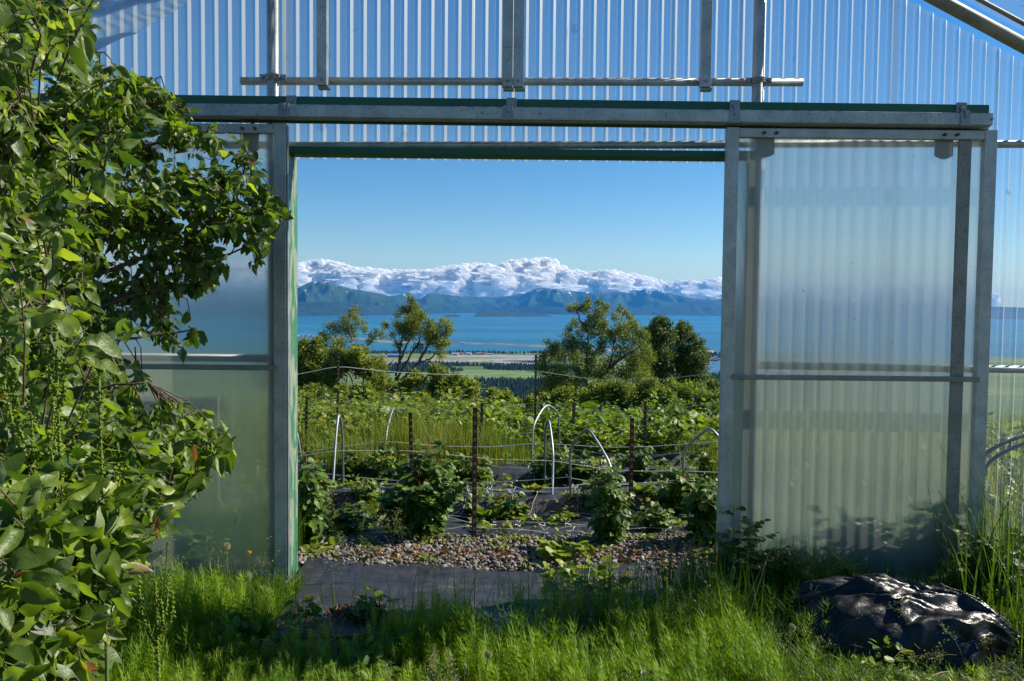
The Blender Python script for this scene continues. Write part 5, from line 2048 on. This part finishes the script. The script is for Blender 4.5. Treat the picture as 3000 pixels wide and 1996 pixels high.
patch(1010, 1430, 7.4, .16, .12, 420, .2, .45, 'tall grass patch behind the narrow left hoop', tint=(.35, .2))
patch(1190, 1400, 8.0, .16, .15, 800, .3, .7, 'bright grass patch right of the pointed hoop', tint=(.25, .2))
patch(1365, 1430, 7.7, .22, .15, 1000, .25, .55, 'grass patch behind the nearest rusty post', tint=(.4, .25))
patch(1090, 1530, 5.75, .03, .03, 60, .12, .24, 'fine grass tuft on the front bed at the left', tint=(.3, .2), bend=.6)
patch(2100, 1450, 7.4, .12, .15, 420, .25, .5, 'bright grass patch behind the cut-off hoop', tint=(.25, .2))
patch(1480, 1420, 8.4, .25, .15, 700, .2, .45, 'grass patch left of the tall far hoop', tint=(.35, .2))
patch(1250, 1385, 9.0, .45, .2, 520, .25, .6, 'long grass band on the farthest row', tint=(.2, .25), bend=.8)
patch(930, 1390, 8.6, .3, .2, 420, .25, .6, 'long grass behind the left stake', tint=(.25, .25), bend=.8)
patch(1980, 1360, 9.4, .5, .2, 700, .2, .4, 'green grass under the far right leaves', tint=(.15, .15))
# ================================================================== FOREGROUND PLANTS
def horsetail_mesh(mb, x, y, hlo, hhi, nb=9, wid=.0009):
    """horsetail: upright stem with whorls of thread-like branches"""
    n = len(x)
    z = gz(x, y)
    h = rng.uniform(hlo, hhi, n) * hsc(x, y)
    a0 = rng.uniform(0, 6.283, n)
    lean = rng.uniform(0, .25, n)
    nodes = 9
    u = np.linspace(0, 1, 5)
    S0 = np.stack([x, y, z], -1)
    tip = S0 + np.stack([np.cos(a0) * lean * h, np.sin(a0) * lean * h, h], -1)
    tn = np.clip(rng.normal(.45, .2, n) + .4 * vnoise(x * 2.4, y * 2.4, 12.0), 0, 1)
    st = S0[:, None, :] * (1 - u[None, :, None]) + tip[:, None, :] * u[None, :, None]
    mb.strands(st, np.array([.0014, .0013, .0011, .0009, .0005])[None, :], 0, tn)
    for k in range(nodes):
        f = .16 + .78 * k / nodes
        c = S0 * (1 - f) + tip * f
        for j in range(nb):
            a = rng.uniform(0, 6.283, n)
            L = h * rng.uniform(.25, .42, n) * (1 - .55 * f)
            dx, dy = np.cos(a), np.sin(a)
            e1 = c + np.stack([dx * L * .5, dy * L * .5, L * .30], -1)
            e2 = c + np.stack([dx * L * .85, dy * L * .85, L * .75], -1)
            Pt = np.stack([c, e1, e2], 1)
            sd = np.stack([-dy + .6, dx, 0 * a], -1)
            sd /= np.linalg.norm(sd, axis=1, keepdims=True)
            mb.blades(Pt, np.array([wid, wid * .9, wid * .3])[None, :], sd, 0, np.clip(tn + rng.normal(size=n) * .1, 0, 1))


def scatter(n, x0, x1, y0, y1, dens=None):
    X, Y = np.zeros(0), np.zeros(0)
    while len(X) < n:
        x, y = rng.uniform(x0, x1, n), rng.uniform(y0, y1, n)
        k = np.ones(n, bool) if dens is None else rng.random(n) < dens(x, y)
        X, Y = np.concatenate([X, x[k]]), np.concatenate([Y, y[k]])
    return X[:n], Y[:n]


def ht_d(x, y):
    front = 3.80 + .10 * np.sin(x * 3.1) - .22 * np.exp(-((x + .75) / .16) ** 2) - .25 * np.exp(-((x + .08) / .10) ** 2) - .05
    return (.25 + .75 * (vnoise(x * 2.6, y * 2.6, 8.0) > -.45)) * (y < front)


mb = MB()
x, y = scatter(1700, -1.75, 1.05, 2.35, 3.78, ht_d)
horsetail_mesh(mb, x, y, .17, .33, 11, .0011)
tag(mb.build('horsetail', M['horsetail_blade']), 'bright feathery horsetail carpet before the doorway', 'horsetail', kind='stuff')
mb = MB()
x, y = scatter(480, .7, 2.9, 2.3, 4.1, lambda x, y: .5 + .5 * (vnoise(x * 2.6, y * 2.6, 5.0) > -.2))
horsetail_mesh(mb, x, y, .12, .26)
tag(mb.build('horsetail', M['horsetail_blade']), 'darker horsetail mixed in grass at the right', 'horsetail', kind='stuff')

tuft_grass('grass', 'green grass under the apple tree and left door', 15000, U(-2.6, -1.1), U(2.6, 4.25), .08, .24, 'grass_blade', .0022, .8, (.35, .2), 5)
tuft_grass('grass', 'grass carpet in front of the doorway', 5000, U(-1.5, 1.2), U(2.2, 3.58), .04, .13, 'grass_blade', .0020, .8, (.42, .22), 5)
tuft_grass('grass', 'long dark grass before the right door', 16000, U(.85, 3.1), U(2.3, 4.25), .06, .22, 'grass_blade', .0022, .95, (.25, .2), 6)
tuft_grass('grass', 'thin grass along the door track at the right', 2500, U(.9, 2.9), U(4.05, 4.25), .12, .40, 'grass_blade', .0022, .6, (.3, .2), 6)
tuft_grass('grass', 'grass behind the sliding doors', 3500, lambda n: np.where(rng.random(n) < .5, rng.uniform(-2.9, -1.3, n), rng.uniform(1.3, 3.2, n)), U(4.6, 5.4), .15, .5, 'grass_blade', .003, .6, (.35, .2), 5)
# bright arching blades
tuft_grass('grass', 'bright upright blades right of the doorway', 260, U(.45, 1.15), U(3.4, 4.25), .22, .52, 'grass_blade', .0032, .35, (.35, .25), 6)
tuft_grass('grass', 'scattered upright blades along the threshold', 70, U(-1.15, .6), U(3.5, 3.9), .22, .5, 'grass_blade', .0022, .4, (.4, .25), 6)


# seeding grass: fine stems with loose panicles
def panicles(label, n, x0, x1, y0, y1, hlo, hhi, mat='pale_seed', stemmat='grass_blade', lean=.2, dense=26, sz=.0065, spread=.045, name='seeding_grass'):
    x, y = rng.uniform(x0, x1, n), rng.uniform(y0, y1, n)
    z = gz(x, y)
    h = rng.uniform(hlo, hhi, n)
    a = rng.uniform(0, 6.283, n)
    u = np.linspace(0, 1, 7)
    ln = lean * rng.uniform(.4, 1.4, n)
    Pt = np.zeros((n, 7, 3))
    Pt[:, :, 0] = x[:, None] + (np.cos(a) * ln * h)[:, None] * u ** 2
    Pt[:, :, 1] = y[:, None] + (np.sin(a) * ln * h * .6)[:, None] * u ** 2
    Pt[:, :, 2] = z[:, None] + h[:, None] * u * (1 - .12 * u)
    mb = MB()
    mb.strands(Pt, np.linspace(.0011, .0005, 7)[None, :], 0, np.clip(rng.normal(.6, .2, n), 0, 1))
    seeds, br = [], []
    for k in range(n):
        for j in range(dense):
            f = rng.uniform(.66, 1.0)
            i = min(int(f * 6), 5)
            p = Pt[k, i] * (1 - (f * 6 - i)) + Pt[k, i + 1] * (f * 6 - i)
            o = rnd_dirs(1, .5)[0] * spread * rng.uniform(.3, 1) * (1.15 - f) * 2.6
            seeds.append(p + o)
            br.append([p, p + o * .6 + (0, 0, .004), p + o])
    mb.strands(np.array(br), np.array([.0004, .0003, .0002])[None, :], 0, .6)
    seeds = np.array(seeds)
    mb.inst(leaf_tmpl(2, .28, .2, 0), seeds, rnd_dirs(len(seeds), .2), rnd_dirs(len(seeds)), sz * rng.uniform(.7, 1.3, len(seeds)), 1, rng.random(len(seeds)))
    o = mb.build(name, [M[stemmat], M[mat]])
    tag(o, label, 'grass', kind='stuff')


panicles('wispy seeding grass standing against the threshold fabric', 46, -1.2, .9, 3.35, 3.9, .28, .52)
panicles('wispy seeding grass before the left door', 40, -2.2, -1.2, 3.5, 4.15, .25, .55)
panicles('drooping seeding grass before the plastic heap', 22, .9, 2.2, 2.9, 3.6, .2, .42, lean=.8, dense=40, spread=.03)
panicles('fine seeding grass by the gravel', 10, -1.05, -.6, 4.3, 4.9, .25, .45, dense=50, spread=.06)
panicles('tall seeding grass at the right edge', 46, 2.3, 3.1, 3.5, 4.2, .5, 1.05, dense=34, spread=.05)
xx = [panicles('tall seeding grass on the left slope', 160, -3.2, -.6, 8.5, 12, .5, .95, dense=22, spread=.06, sz=.012)]
panicles('dry pale seeding grass low in the middle', 10, -.45, -.1, 2.55, 2.9, .16, .34, stemmat='dry_stem', dense=60, spread=.04)
tuft_grass('tall_grass', 'tall grass blades at the right edge outside the door', 420, U(2.25, 3.2), U(3.4, 4.25), .35, 1.0, 'grass_blade', .0035, .45, (.3, .2), 6)


mbw_ = MB()
for q in range(75):
    a_, b_ = rng.uniform(-2.1, 2.6), rng.uniform(2.5, 3.75)
    clump_leaves(mbw_, (a_, b_, float(gz(a_, b_)) + .02), 16, .09, .13, .045, LT_RASP + LT_WIDE[:1], (.45, .25))
tag(mbw_.build('undergrowth', M['garden_leaf']), 'small broad-leaved weeds mixed into the foreground grass', kind='stuff')
nst = 420
xs_, ys_ = rng.uniform(-2.0, 2.8, nst), rng.uniform(2.4, 3.9, nst)
ps_ = np.stack([xs_, ys_, gz(xs_, ys_) + rng.uniform(.02, .12, nst)], -1)
ds_ = rnd_dirs(nst) * np.array([1, 1, .35])
mst = MB()
mst.strands(np.stack([ps_ - ds_ * .07, ps_, ps_ + ds_ * .07 - (0, 0, .01)], 1), np.array([.0012, .0013, .0006])[None, :], 0, rng.uniform(.3, 1, nst))
tag(mst.build('straw', M['dry_stem']), 'dead straw lying through the foreground grass', kind='stuff')


def dry_stalks():
    n = 46
    x, y = rng.uniform(.35, 1.05, n), rng.uniform(3.4, 4.0, n)
    h = rng.uniform(.22, .5, n)
    p = np.stack([x, y, gz(x, y)], -1)
    d = np.stack([rng.normal(size=n) * .12 + .12, rng.normal(size=n) * .1, np.ones(n)], -1)
    mb = MB()
    mb.strands(np.stack([p, p + d * h[:, None] * .5, p + d * h[:, None] + np.stack([h * .03, 0 * h, 0 * h], -1)], 1), np.array([.0022, .0018, .0013])[None, :], 0, rng.uniform(.2, .9, n))
    mb.add((ICO1[0][None] * .006 + (p + d * h[:, None])[:, None, :]).reshape(-1, 3), (ICO1[1][None] + (np.arange(n) * len(ICO1[0]))[:, None, None]).reshape(-1, 3), 0, .1)
    tag(mb.build('dry_stalks', M['dry_stem']), 'straw-coloured spent stalks right of the threshold fabric', 'stalks', kind='stuff')


dry_stalks()


def litter(px, py, d, rx, ry, n, label, h=.03):
    c = P(px, py, d)
    x, y = c[0] + rng.normal(size=n) * rx, c[1] + rng.normal(size=n) * ry
    z = gz(x, y) + .025 + rng.random(n) * h
    mb = MB()
    k = n // 2
    p = np.stack([x, y, z], -1)
    mb.inst(LT_APPLE[1], p[:k], rnd_dirs(k), rnd_dirs(k, 1.2), rng.uniform(.02, .05, k), 0, rng.random(k))
    q = p[k:]
    dr = rnd_dirs(len(q)) * np.array([1, 1, .35])
    mb.strands(np.stack([q - dr * .04, q + dr * .04], 1), .0014, 0, rng.uniform(.4, 1, len(q)))
    tag(mb.build('dead_leaf_litter', M['dead_leaf']), label, 'litter', kind='stuff')


litter(1065, 1790, 3.80, .11, .04, 200, 'brown dead leaves on the left of the threshold fabric')
litter(1370, 1845, 3.55, .05, .05, 220, 'knot of dry stems at the front edge of the fabric', .07)
litter(1230, 1640, 4.85, .5, .10, 260, 'brown leaves scattered on the gravel', .02)
litter(1900, 1660, 4.85, .35, .10, 160, 'dry straw on the right gravel', .02)


# dandelions gone to seed
def dandelion(px, py, d, label, head='puff', r=.017, zg=None):
    c = P(px, py, d)
    x, y = c[0], c[1]
    z0 = float(gz(x, y))
    t = thing('dandelion', (x, y, z0), label, 'dandelion', 'dandelions in the grass')
    ms = MB()
    dx = rng.uniform(-.05, .05)
    ms.tube(curve([(x - dx, y, z0), (x - dx * .4, y, (z0 + c[2]) / 2), tuple(c)], 10), .0019, 6)
    ms.build('stem', M['dry_stem'] if head != 'flower' else M['green_stem'], t)
    if head == 'puff':
        mb = MB()
        n = 260
        dd = rnd_dirs(n)
        mb.strands(np.stack([c + dd * .003, c + dd * r * .75], 1), .00022, 0, .9)
        tips = c + dd * r * .75
        for k in range(7):
            e = rnd_dirs(n) * r * .30 + dd * r * .18
            mb.strands(np.stack([tips, tips + e], 1), .00018, 0, 1.0)
        mb.add(ICO2[0] * .0042 + c, ICO2[1], 0, .3)
        mb.build('seed_head', M['pale_seed'], t)
    elif head == 'bare':
        mb = MB()
        mb.add(ICO2[0] * np.array([.005, .005, .004]) + c, ICO2[1], 0, .6)
        n = 14
        dd = rnd_dirs(n, -.6)
        mb.blades(np.stack([np.tile(c, (n, 1)), c + dd * .012], 1), np.array([[.0012, .0003]]), rnd_dirs(n), 0, .9)
        mb.build('seed_base', M['pale_seed'], t)
    else:
        mb = MB()
        n = 40
        dd = rnd_dirs(n, 2.2)
        mb.blades(np.stack([np.tile(c, (n, 1)), c + dd * .018], 1), np.array([[.0014, .0009]]), rnd_dirs(n), 0, .5)
        if 'yellow' not in M:
            m = NT('yellow_petal')
            M['yellow'] = m.end(m.bsdf(Base_Color=(.75, .42, .02), Roughness=.6))
        mb.build('petals', M['yellow'], t)


dandelion(395, 1602, 3.6, 'white seed head before the left door, half behind the apple leaves')
dandelion(664, 1600, 3.9, 'white seed head upright on a tan stem before the left door')
dandelion(727, 1686, 3.9, 'white seed head low beside the left door stile')
dandelion(490, 1592, 3.6, 'bare seed head on a curved pale stem before the left door', 'bare')
dandelion(731, 1624, 3.9, 'half-closed yellow flower beside the left door stile', 'flower')
dandelion(2320, 1838, 3.2, 'fluffy brown seed head beside the plastic heap', 'puff', .014)
dandelion(1430, 1918, 2.8, 'grey seed head low in the middle foreground', 'puff', .013)
dandelion(1362, 1948, 2.7, 'bare seed head leaning in the lower middle foreground', 'bare')
dandelion(1722, 1700, 3.6, 'bare seed head on a red-brown stem before the fabric end', 'bare')
dandelion(2045, 1690, 4.1, 'bare seed head close to the right door stile', 'bare')

rosette(480, 1740, 9, .22, 'toothed dandelion leaves under the left door', LT_LONG, 'dandelion_leaves', tint=(.45, .2), d=3.85, lean=.9)
rosette(590, 1740, 9, .24, 'large toothed leaves leaning right before the left door', LT_LONG, 'dandelion_leaves', tint=(.5, .15), d=3.9, lean=.8)
rosette(830, 1750, 7, .17, 'toothed leaves at the foot of the left door stile', LT_LONG, 'dandelion_leaves', tint=(.6, .15), d=4.05, lean=1.2)
rosette(640, 1790, 8, .18, 'flat toothed leaves in grass left of the doorway', LT_LONG, 'dandelion_leaves', tint=(.3, .15), d=3.6, lean=.4)
rosette(1590, 1800, 6, .13, 'small lobed weed in the horsetails', [leaf_tmpl(5, .3, .1, .2, .02)], 'small_weed', tint=(.8, .1), d=3.4)
rosette(1935, 1850, 7, .08, 'three pale green leaves in grass left of the plastic heap', [leaf_tmpl(5, .35, .1, .1, .02)], 'small_weed', tint=(.95, .0), d=3.4, lean=1.6)


# leafy weeds along the foot of the right door
def door_weed(px, py, ptop, d, wpx, n, label, size=.055, dark=.15):
    b = P(px, py, d)
    b[2] = float(gz(b[0], b[1]))
    H = P(px, ptop, d)[2] - b[2]
    t = thing('rose_seedling', b, label, 'plant', 'leafy weeds along the right door')
    ms, ml = MB(), MB()
    W = wpx * d / F / 2
    for k in range(n):
        a = rng.uniform(0, 6.283)
        top = b + np.array([math.cos(a) * W * rng.uniform(.2, 1), math.sin(a) * .06, H * (1 if k == 0 else rng.uniform(.4, .9))])
        C_ = curve([b, (b + top) / 2 + (0, 0, H * .08), top], 14)
        ms.tube(C_, np.linspace(.003, .0012, 14), 5)
        for i in range(2, 14):
            aa = rng.uniform(0, 6.283)
            pd = np.array([math.cos(aa), math.sin(aa) * .5, rng.uniform(-.1, .35)])
            L = rng.uniform(.05, .09)
            m = 5
            f = np.array([.45, .45, .75, .75, 1.0])
            sgn = np.array([1, -1, 1, -1, 0])
            s_ = np.array([-pd[1], pd[0], 0]) / (math.hypot(pd[0], pd[1]) + 1e-6)
            pos = C_[i] + pd * (L * f)[:, None]
            D_ = pd * .5 + s_ * sgn[:, None] + np.array([0, 0, -.15])
            D_[4] = pd
            N_ = np.tile((0, -.3, 1.), (m, 1)) + rng.normal(size=(m, 3)) * .25
            ml.inst(LT_RASP[0], pos, D_, N_, size * rng.uniform(.55, .9, m), 0, np.clip(rng.normal(.4 - dark, .15, m), 0, 1))
            ms.strands(np.array([[C_[i], C_[i] + pd * L]]), .0009)
    ms.build('stem', M['red_stem'], t)
    ml.build('foliage', M['rasp_leaf'], t)


door_weed(2150, 1730, 1490, 4.19, 110, 4, 'weed with small paired leaves against the right door stile')
door_weed(2240, 1720, 1530, 4.17, 130, 5, 'bushy weed with paired leaves left in front of the right door')
door_weed(2300, 1740, 1600, 4.15, 150, 5, 'low weed with paired leaves before the right door')
door_weed(2440, 1740, 1640, 4.15, 150, 5, 'low dark weed just behind the plastic heap')
door_weed(2180, 1760, 1640, 4.1, 150, 5, 'low weed spreading left at the foot of the right door')
door_weed(2870, 1740, 1600, 4.12, 130, 6, 'dark weed right of the plastic heap', .06, .2)
door_weed(2930, 1790, 1620, 4.0, 130, 6, 'dark leafy weed in the lower right corner', .06, .2)
door_weed(2330, 1660, 1480, 4.40, 130, 4, 'thin weed blurred behind the right door sheet')


def big_weed(px, py, ptop, d, wpx, n, size, label, mat='garden_leaf', tint=(.2, .12), lean=0):
    b = P(px, py, d)
    b[2] = float(gz(b[0], b[1]))
    H = P(px, ptop, d)[2] - b[2]
    t = thing('knotweed_plant', b, label, 'plant', 'broad-leaved plants behind the right door')
    ms, ml = MB(), MB()
    W = wpx * d / F / 2
    for k in range(n):
        top = b + np.array([lean * H + rng.uniform(-1, 1) * W, rng.uniform(-.03, .03), H * rng.uniform(.5, 1)])
        C_ = curve([b, (b + top) / 2 + (0, 0, H * .12), top], 12)
        ms.tube(C_, np.linspace(.005, .0018, 12), 5)
        m = 9
        p = C_[3:12]
        sgn = np.where(np.arange(m) % 2, 1, -1)
        D_ = np.stack([sgn * 1.0 + rng.normal(size=m) * .3, rng.normal(size=m) * .15, rng.uniform(-.4, .5, m)], -1)
        N_ = np.stack([rng.normal(size=m) * .3, -.8 + rng.normal(size=m) * .3, np.ones(m) * .9], -1)
        ml.inst(leaf_tmpl(5, .27, .12, .2, .02), p, D_, N_, size * rng.uniform(.7, 1.15, m), 0, np.clip(rng.normal(tint[0], tint[1], m), 0, 1))
    ms.build('stem', M['green_stem'], t)
    ml.build('foliage', M[mat], t)


big_weed(2560, 1700, 1520, 4.36, 280, 16, .12, 'broad-leaved plant blurred behind the middle of the right door')
big_weed(2700, 1700, 1470, 4.36, 180, 14, .13, 'tallest broad-leaved plant blurred behind the right door', lean=.12)
big_weed(2420, 1710, 1600, 4.36, 200, 12, .09, 'low broad-leaved plant blurred behind the right door')
big_weed(560, 1690, 1530, 4.38, 130, 4, .08, 'plant blurred behind the lower left door sheet')
big_weed(2860, 1740, 1560, 4.14, 90, 4, .10, 'broad-leaved weed right of the door brace', tint=(.15, .1))
big_weed(2960, 1760, 1540, 4.1, 120, 6, .10, 'broad-leaved weed at the right frame edge', tint=(.2, .12))
canes(2950, 1900, 1750, 100, 5, 'cinquefoil-like plant in the lower right corner', .1, 8, .04, group='leafy weeds along the right door')

# ------------------------------------------------------------------ the apple tree at the left
POLY = np.array([(-60, -40), (235, -40), (240, 5), (200, 45), (208, 110), (265, 150), (330, 178), (430, 240), (540, 290), (600, 365), (640, 455), (662, 500), (622, 560), (606, 618), (560, 632), (530, 610), (500, 655), (430, 690), (436, 735), (478, 775), (440, 826), (372, 800), (300, 765), (262, 790), (330, 850), (368, 900), (300, 905), (330, 935), (430, 925), (515, 965), (552, 1050), (535, 1120), (470, 1145), (405, 1165), (405, 1215), (345, 1252), (310, 1330), (280, 1420), (250, 1560), (-60, 1620)]) * 1.2728


def ap_depth(px, py):
    """leaves grow nearer towards the lower left"""
    far = 3.75 - 1.1 * np.clip((330 - px) / 400, 0, 1)
    near = 2.6 - .9 * np.clip((600 - px) / 600, 0, 1)
    t = sstep(850, 1150, py)
    return far * (1 - t) + near * t


def apple():
    bx, by = -2.6, 2.9
    t = thing('apple_tree', (bx, by, 0), 'leafy apple tree filling the left side, hanging over the left door', 'tree')
    mw = MB()
    trunk = curve([(bx, by, -.1), (bx + .05, by, .5), (bx + .12, by, 1.0), (bx + .1, by, 1.6), (bx + .15, by, 2.4), (bx + .2, by, 3.0)], 24)
    mw.tube(trunk, np.linspace(.085, .03, 24), 12)
    tg = [(640, 480, 3.7, 1.1), (560, 400, 3.7, 1.1), (600, 560, 3.65, 1.0), (480, 640, 3.5, 1.0), (440, 760, 3.4, .9), (500, 300, 3.6, 1.7), (400, 240, 3.5, 1.9), (240, 120, 3.2, 2.1), (180, 30, 2.8, 2.3), (520, 1040, 2.6, .7), (440, 1120, 2.5, .6), (320, 1230, 2.3, .5), (340, 880, 2.8, .8), (80, 300, 2.4, 1.7), (100, 700, 2.3, 1.0), (60, 1100, 2.0, .6), (200, 1000, 2.3, .8), (250, 1400, 2.1, .4), (60, 1450, 1.8, .3), (300, 500, 3.2, 1.3), (250, 300, 3.1, 1.8)]
    LP = []
    for px, py, d, zs in tg:
        e = P(px * 1.2728, py * 1.2728, d)
        s = np.array([np.interp(zs, trunk[:, 2], trunk[:, 0]), by, zs])
        m1 = s * .65 + e * .35 + np.array([0, rng.uniform(-.1, .1), rng.uniform(.05, .22)])
        m2 = s * .3 + e * .7 + np.array([0, rng.uniform(-.1, .1), rng.uniform(.02, .12)])
        Q = curve([s, m1, m2, e], 26)
        Q[1:-1] += rng.normal(size=(24, 3)) * .006
        mw.tube(Q, np.linspace(.018, .0035, 26), 7)
        LP.append(Q[6:])
    LP = np.concatenate(LP)
    # twig tips inside the outline
    N = 1500
    T = np.zeros((0, 3))
    while len(T) < N:
        px, py = rng.uniform(-60, 860, 3000), rng.uniform(-50, 2050, 3000)
        k = inpoly(POLY, px, py)
        px, py = px[k], py[k]
        d = ap_depth(px / 1.2728, py / 1.2728) + rng.uniform(-.45, .25, len(px))
        big = (rng.random(len(px)) < .05) & (px < 420)
        d = np.where(big, rng.uniform(1.7, 2.2, len(px)), d)
        dens = (vnoise(px / 75, py / 75, 3.0) > -.42) | (px < 260)
        T = np.concatenate([T, Pn(px, py, np.minimum(d, 4.1))[dens]])
    T = T[:N]
    dd = ((T[:, None, :] - LP[None]) ** 2).sum(-1)
    near = LP[dd.argmin(1)]
    vec = T - near
    Lr = np.linalg.norm(vec, axis=1, keepdims=True) + 1e-6
    near = T - vec / Lr * np.minimum(Lr, .34)
    vec = T - near
    L = np.linalg.norm(vec, axis=1, keepdims=True) + 1e-6
    mx, my = proj((near + T) / 2)
    keep = inpoly(POLY, mx, my) | (mx < 0)
    T, near, vec, L = T[keep], near[keep], vec[keep], L[keep]
    N = len(T)
    st = near
    mid = (st + T) / 2 + np.array([0, 0, .03]) + rng.normal(size=T.shape) * .02
    mw.strands(np.stack([st, mid * .9 + st * .1, mid * .5 + T * .5, T], 1), np.array([.0030, .0024, .0019, .0013])[None, :], 0, seg=5)
    mw.build('trunk', M['twig'], t, smooth=True)
    ml = MB()
    ax = T - mid
    ax /= np.linalg.norm(ax, axis=1, keepdims=True) + 1e-6
    per = 10
    for j in range(per):
        u = rng.uniform(-.02, 1.0, N)
        back = .17 * (1 - u) * np.minimum(1, L[:, 0] / .2 + .3)
        pos = T - ax * back[:, None]
        a = rng.uniform(0, 6.283, N)
        side = np.cross(ax, rnd_dirs(N))
        side /= np.linalg.norm(side, axis=1, keepdims=True) + 1e-6
        A = ax * rng.uniform(.1, .9, N)[:, None] + side * .8 + np.array([.12, 0, -.28])
        N_ = np.array([.30, -.35, .8]) + rng.normal(size=(N, 3)) * .75
        sz = rng.uniform(.028, .070, N)
        tn = np.clip(rng.normal(.42, .20, N), 0, .92)
        tn = np.where(rng.random(N) < .006, .98, tn)
        pet = pos + A / np.linalg.norm(A, axis=1, keepdims=True) * .018
        # keep the outline the photograph shows
        qx, qy = proj(pet)
        tipx, tipy = proj(pet + A / np.linalg.norm(A, axis=1, keepdims=True) * sz[:, None])
        ok = inpoly(POLY, (qx + tipx) / 2, (qy + tipy) / 2) | (qx < 0)
        ml.strands(np.stack([pos, pet], 1)[ok], .0009, 1, .5)
        wh = rng.integers(0, 5, N)
        for k in range(5):
            s = ok & (wh == k)
            ml.inst(LT_APPLE[k], pet[s], A[s], N_[s], sz[s], 0, tn[s])
    ml.build('foliage', [M['apple_leaf'], M['green_stem']], t, smooth=True)


apple()


# dock plants with green seed spikes, standing before the apple tree
def dock(px, pbot, ptop, d, label, branches=7, lean=.0):
    top = P(px, ptop, d)
    b = np.array([top[0] - lean, top[1], float(gz(top[0], top[1]))])
    t = thing('dock_plant', b, label, 'plant', 'dock plants in seed')
    ms, sd = MB(), []
    H = top[2] - b[2]
    C_ = curve([b, (b + top) / 2 + np.array([.01, 0, 0]), top], 30)
    ms.tube(C_, np.linspace(.006, .002, 30), 7)
    z0 = P(px, pbot, d)[2]

    def spike(Q):
        n = len(Q)
        for q in Q:
            k = rng.integers(4, 8)
            r = rng.uniform(.002, .008)
            sd.append(q + rnd_dirs(k) * np.array([1, 1, .5]) * r)
    zz = np.linspace(max(z0, b[2] + .05), top[2], int((top[2] - z0) / .011))
    spike(np.stack([np.interp(zz, C_[:, 2], C_[:, k]) for k in range(3)], -1))
    for k in range(branches):
        f = rng.uniform(0, .7)
        s = np.array([np.interp(z0 + (top[2] - z0) * f, C_[:, 2], C_[:, j]) for j in range(3)])
        a = rng.uniform(0, 6.283)
        L = rng.uniform(.10, .22) * (1.1 - f * .6)
        e = s + np.array([math.cos(a) * L * .35, math.sin(a) * L * .25, L])
        Q = curve([s, s * .5 + e * .5 + np.array([math.cos(a) * .02, 0, -.02]), e], 14)
        ms.tube(Q, np.linspace(.003, .0012, 14), 5)
        spike(curve(Q, int(L / .010)))
    ms.build('stem', M['green_stem'], t, smooth=True)
    sd = np.concatenate(sd)
    mb = MB()
    mb.inst((ICO1[0] * np.array([1, 1.2, .5]), ICO1[1]), sd, rnd_dirs(len(sd)), rnd_dirs(len(sd)), rng.uniform(.0026, .0042, len(sd)), 0, rng.random(len(sd)))
    mb.build('seeds', M['dock_seed'], t, smooth=True)


dock(165, 1500, 960, 1.75, 'tall dock with seed spikes at the far left, reaching mid-height', 5)
dock(90, 1480, 1130, 1.7, 'dock with seed spikes nearest the left frame edge', 4)
dock(290, 1650, 1090, 1.8, 'dock with one long seed spike right of the tallest', 3)
dock(240, 1900, 1420, 1.75, 'dock low in the lower left corner', 4)
dock(455, 1996, 1700, 2.1, 'stout dock seed head below the apple leaves', 5)
big_weed(180, 2000, 1780, 1.9, 120, 4, .12, 'broad green leaves low in the left corner', tint=(.3, .1))
rosette(235, 1850, 8, .22, 'wavy toothed thistle-like leaf in the lower left corner', LT_LONG, 'thistle_leaves', tint=(.35, .1), d=2.3, lean=1.4)
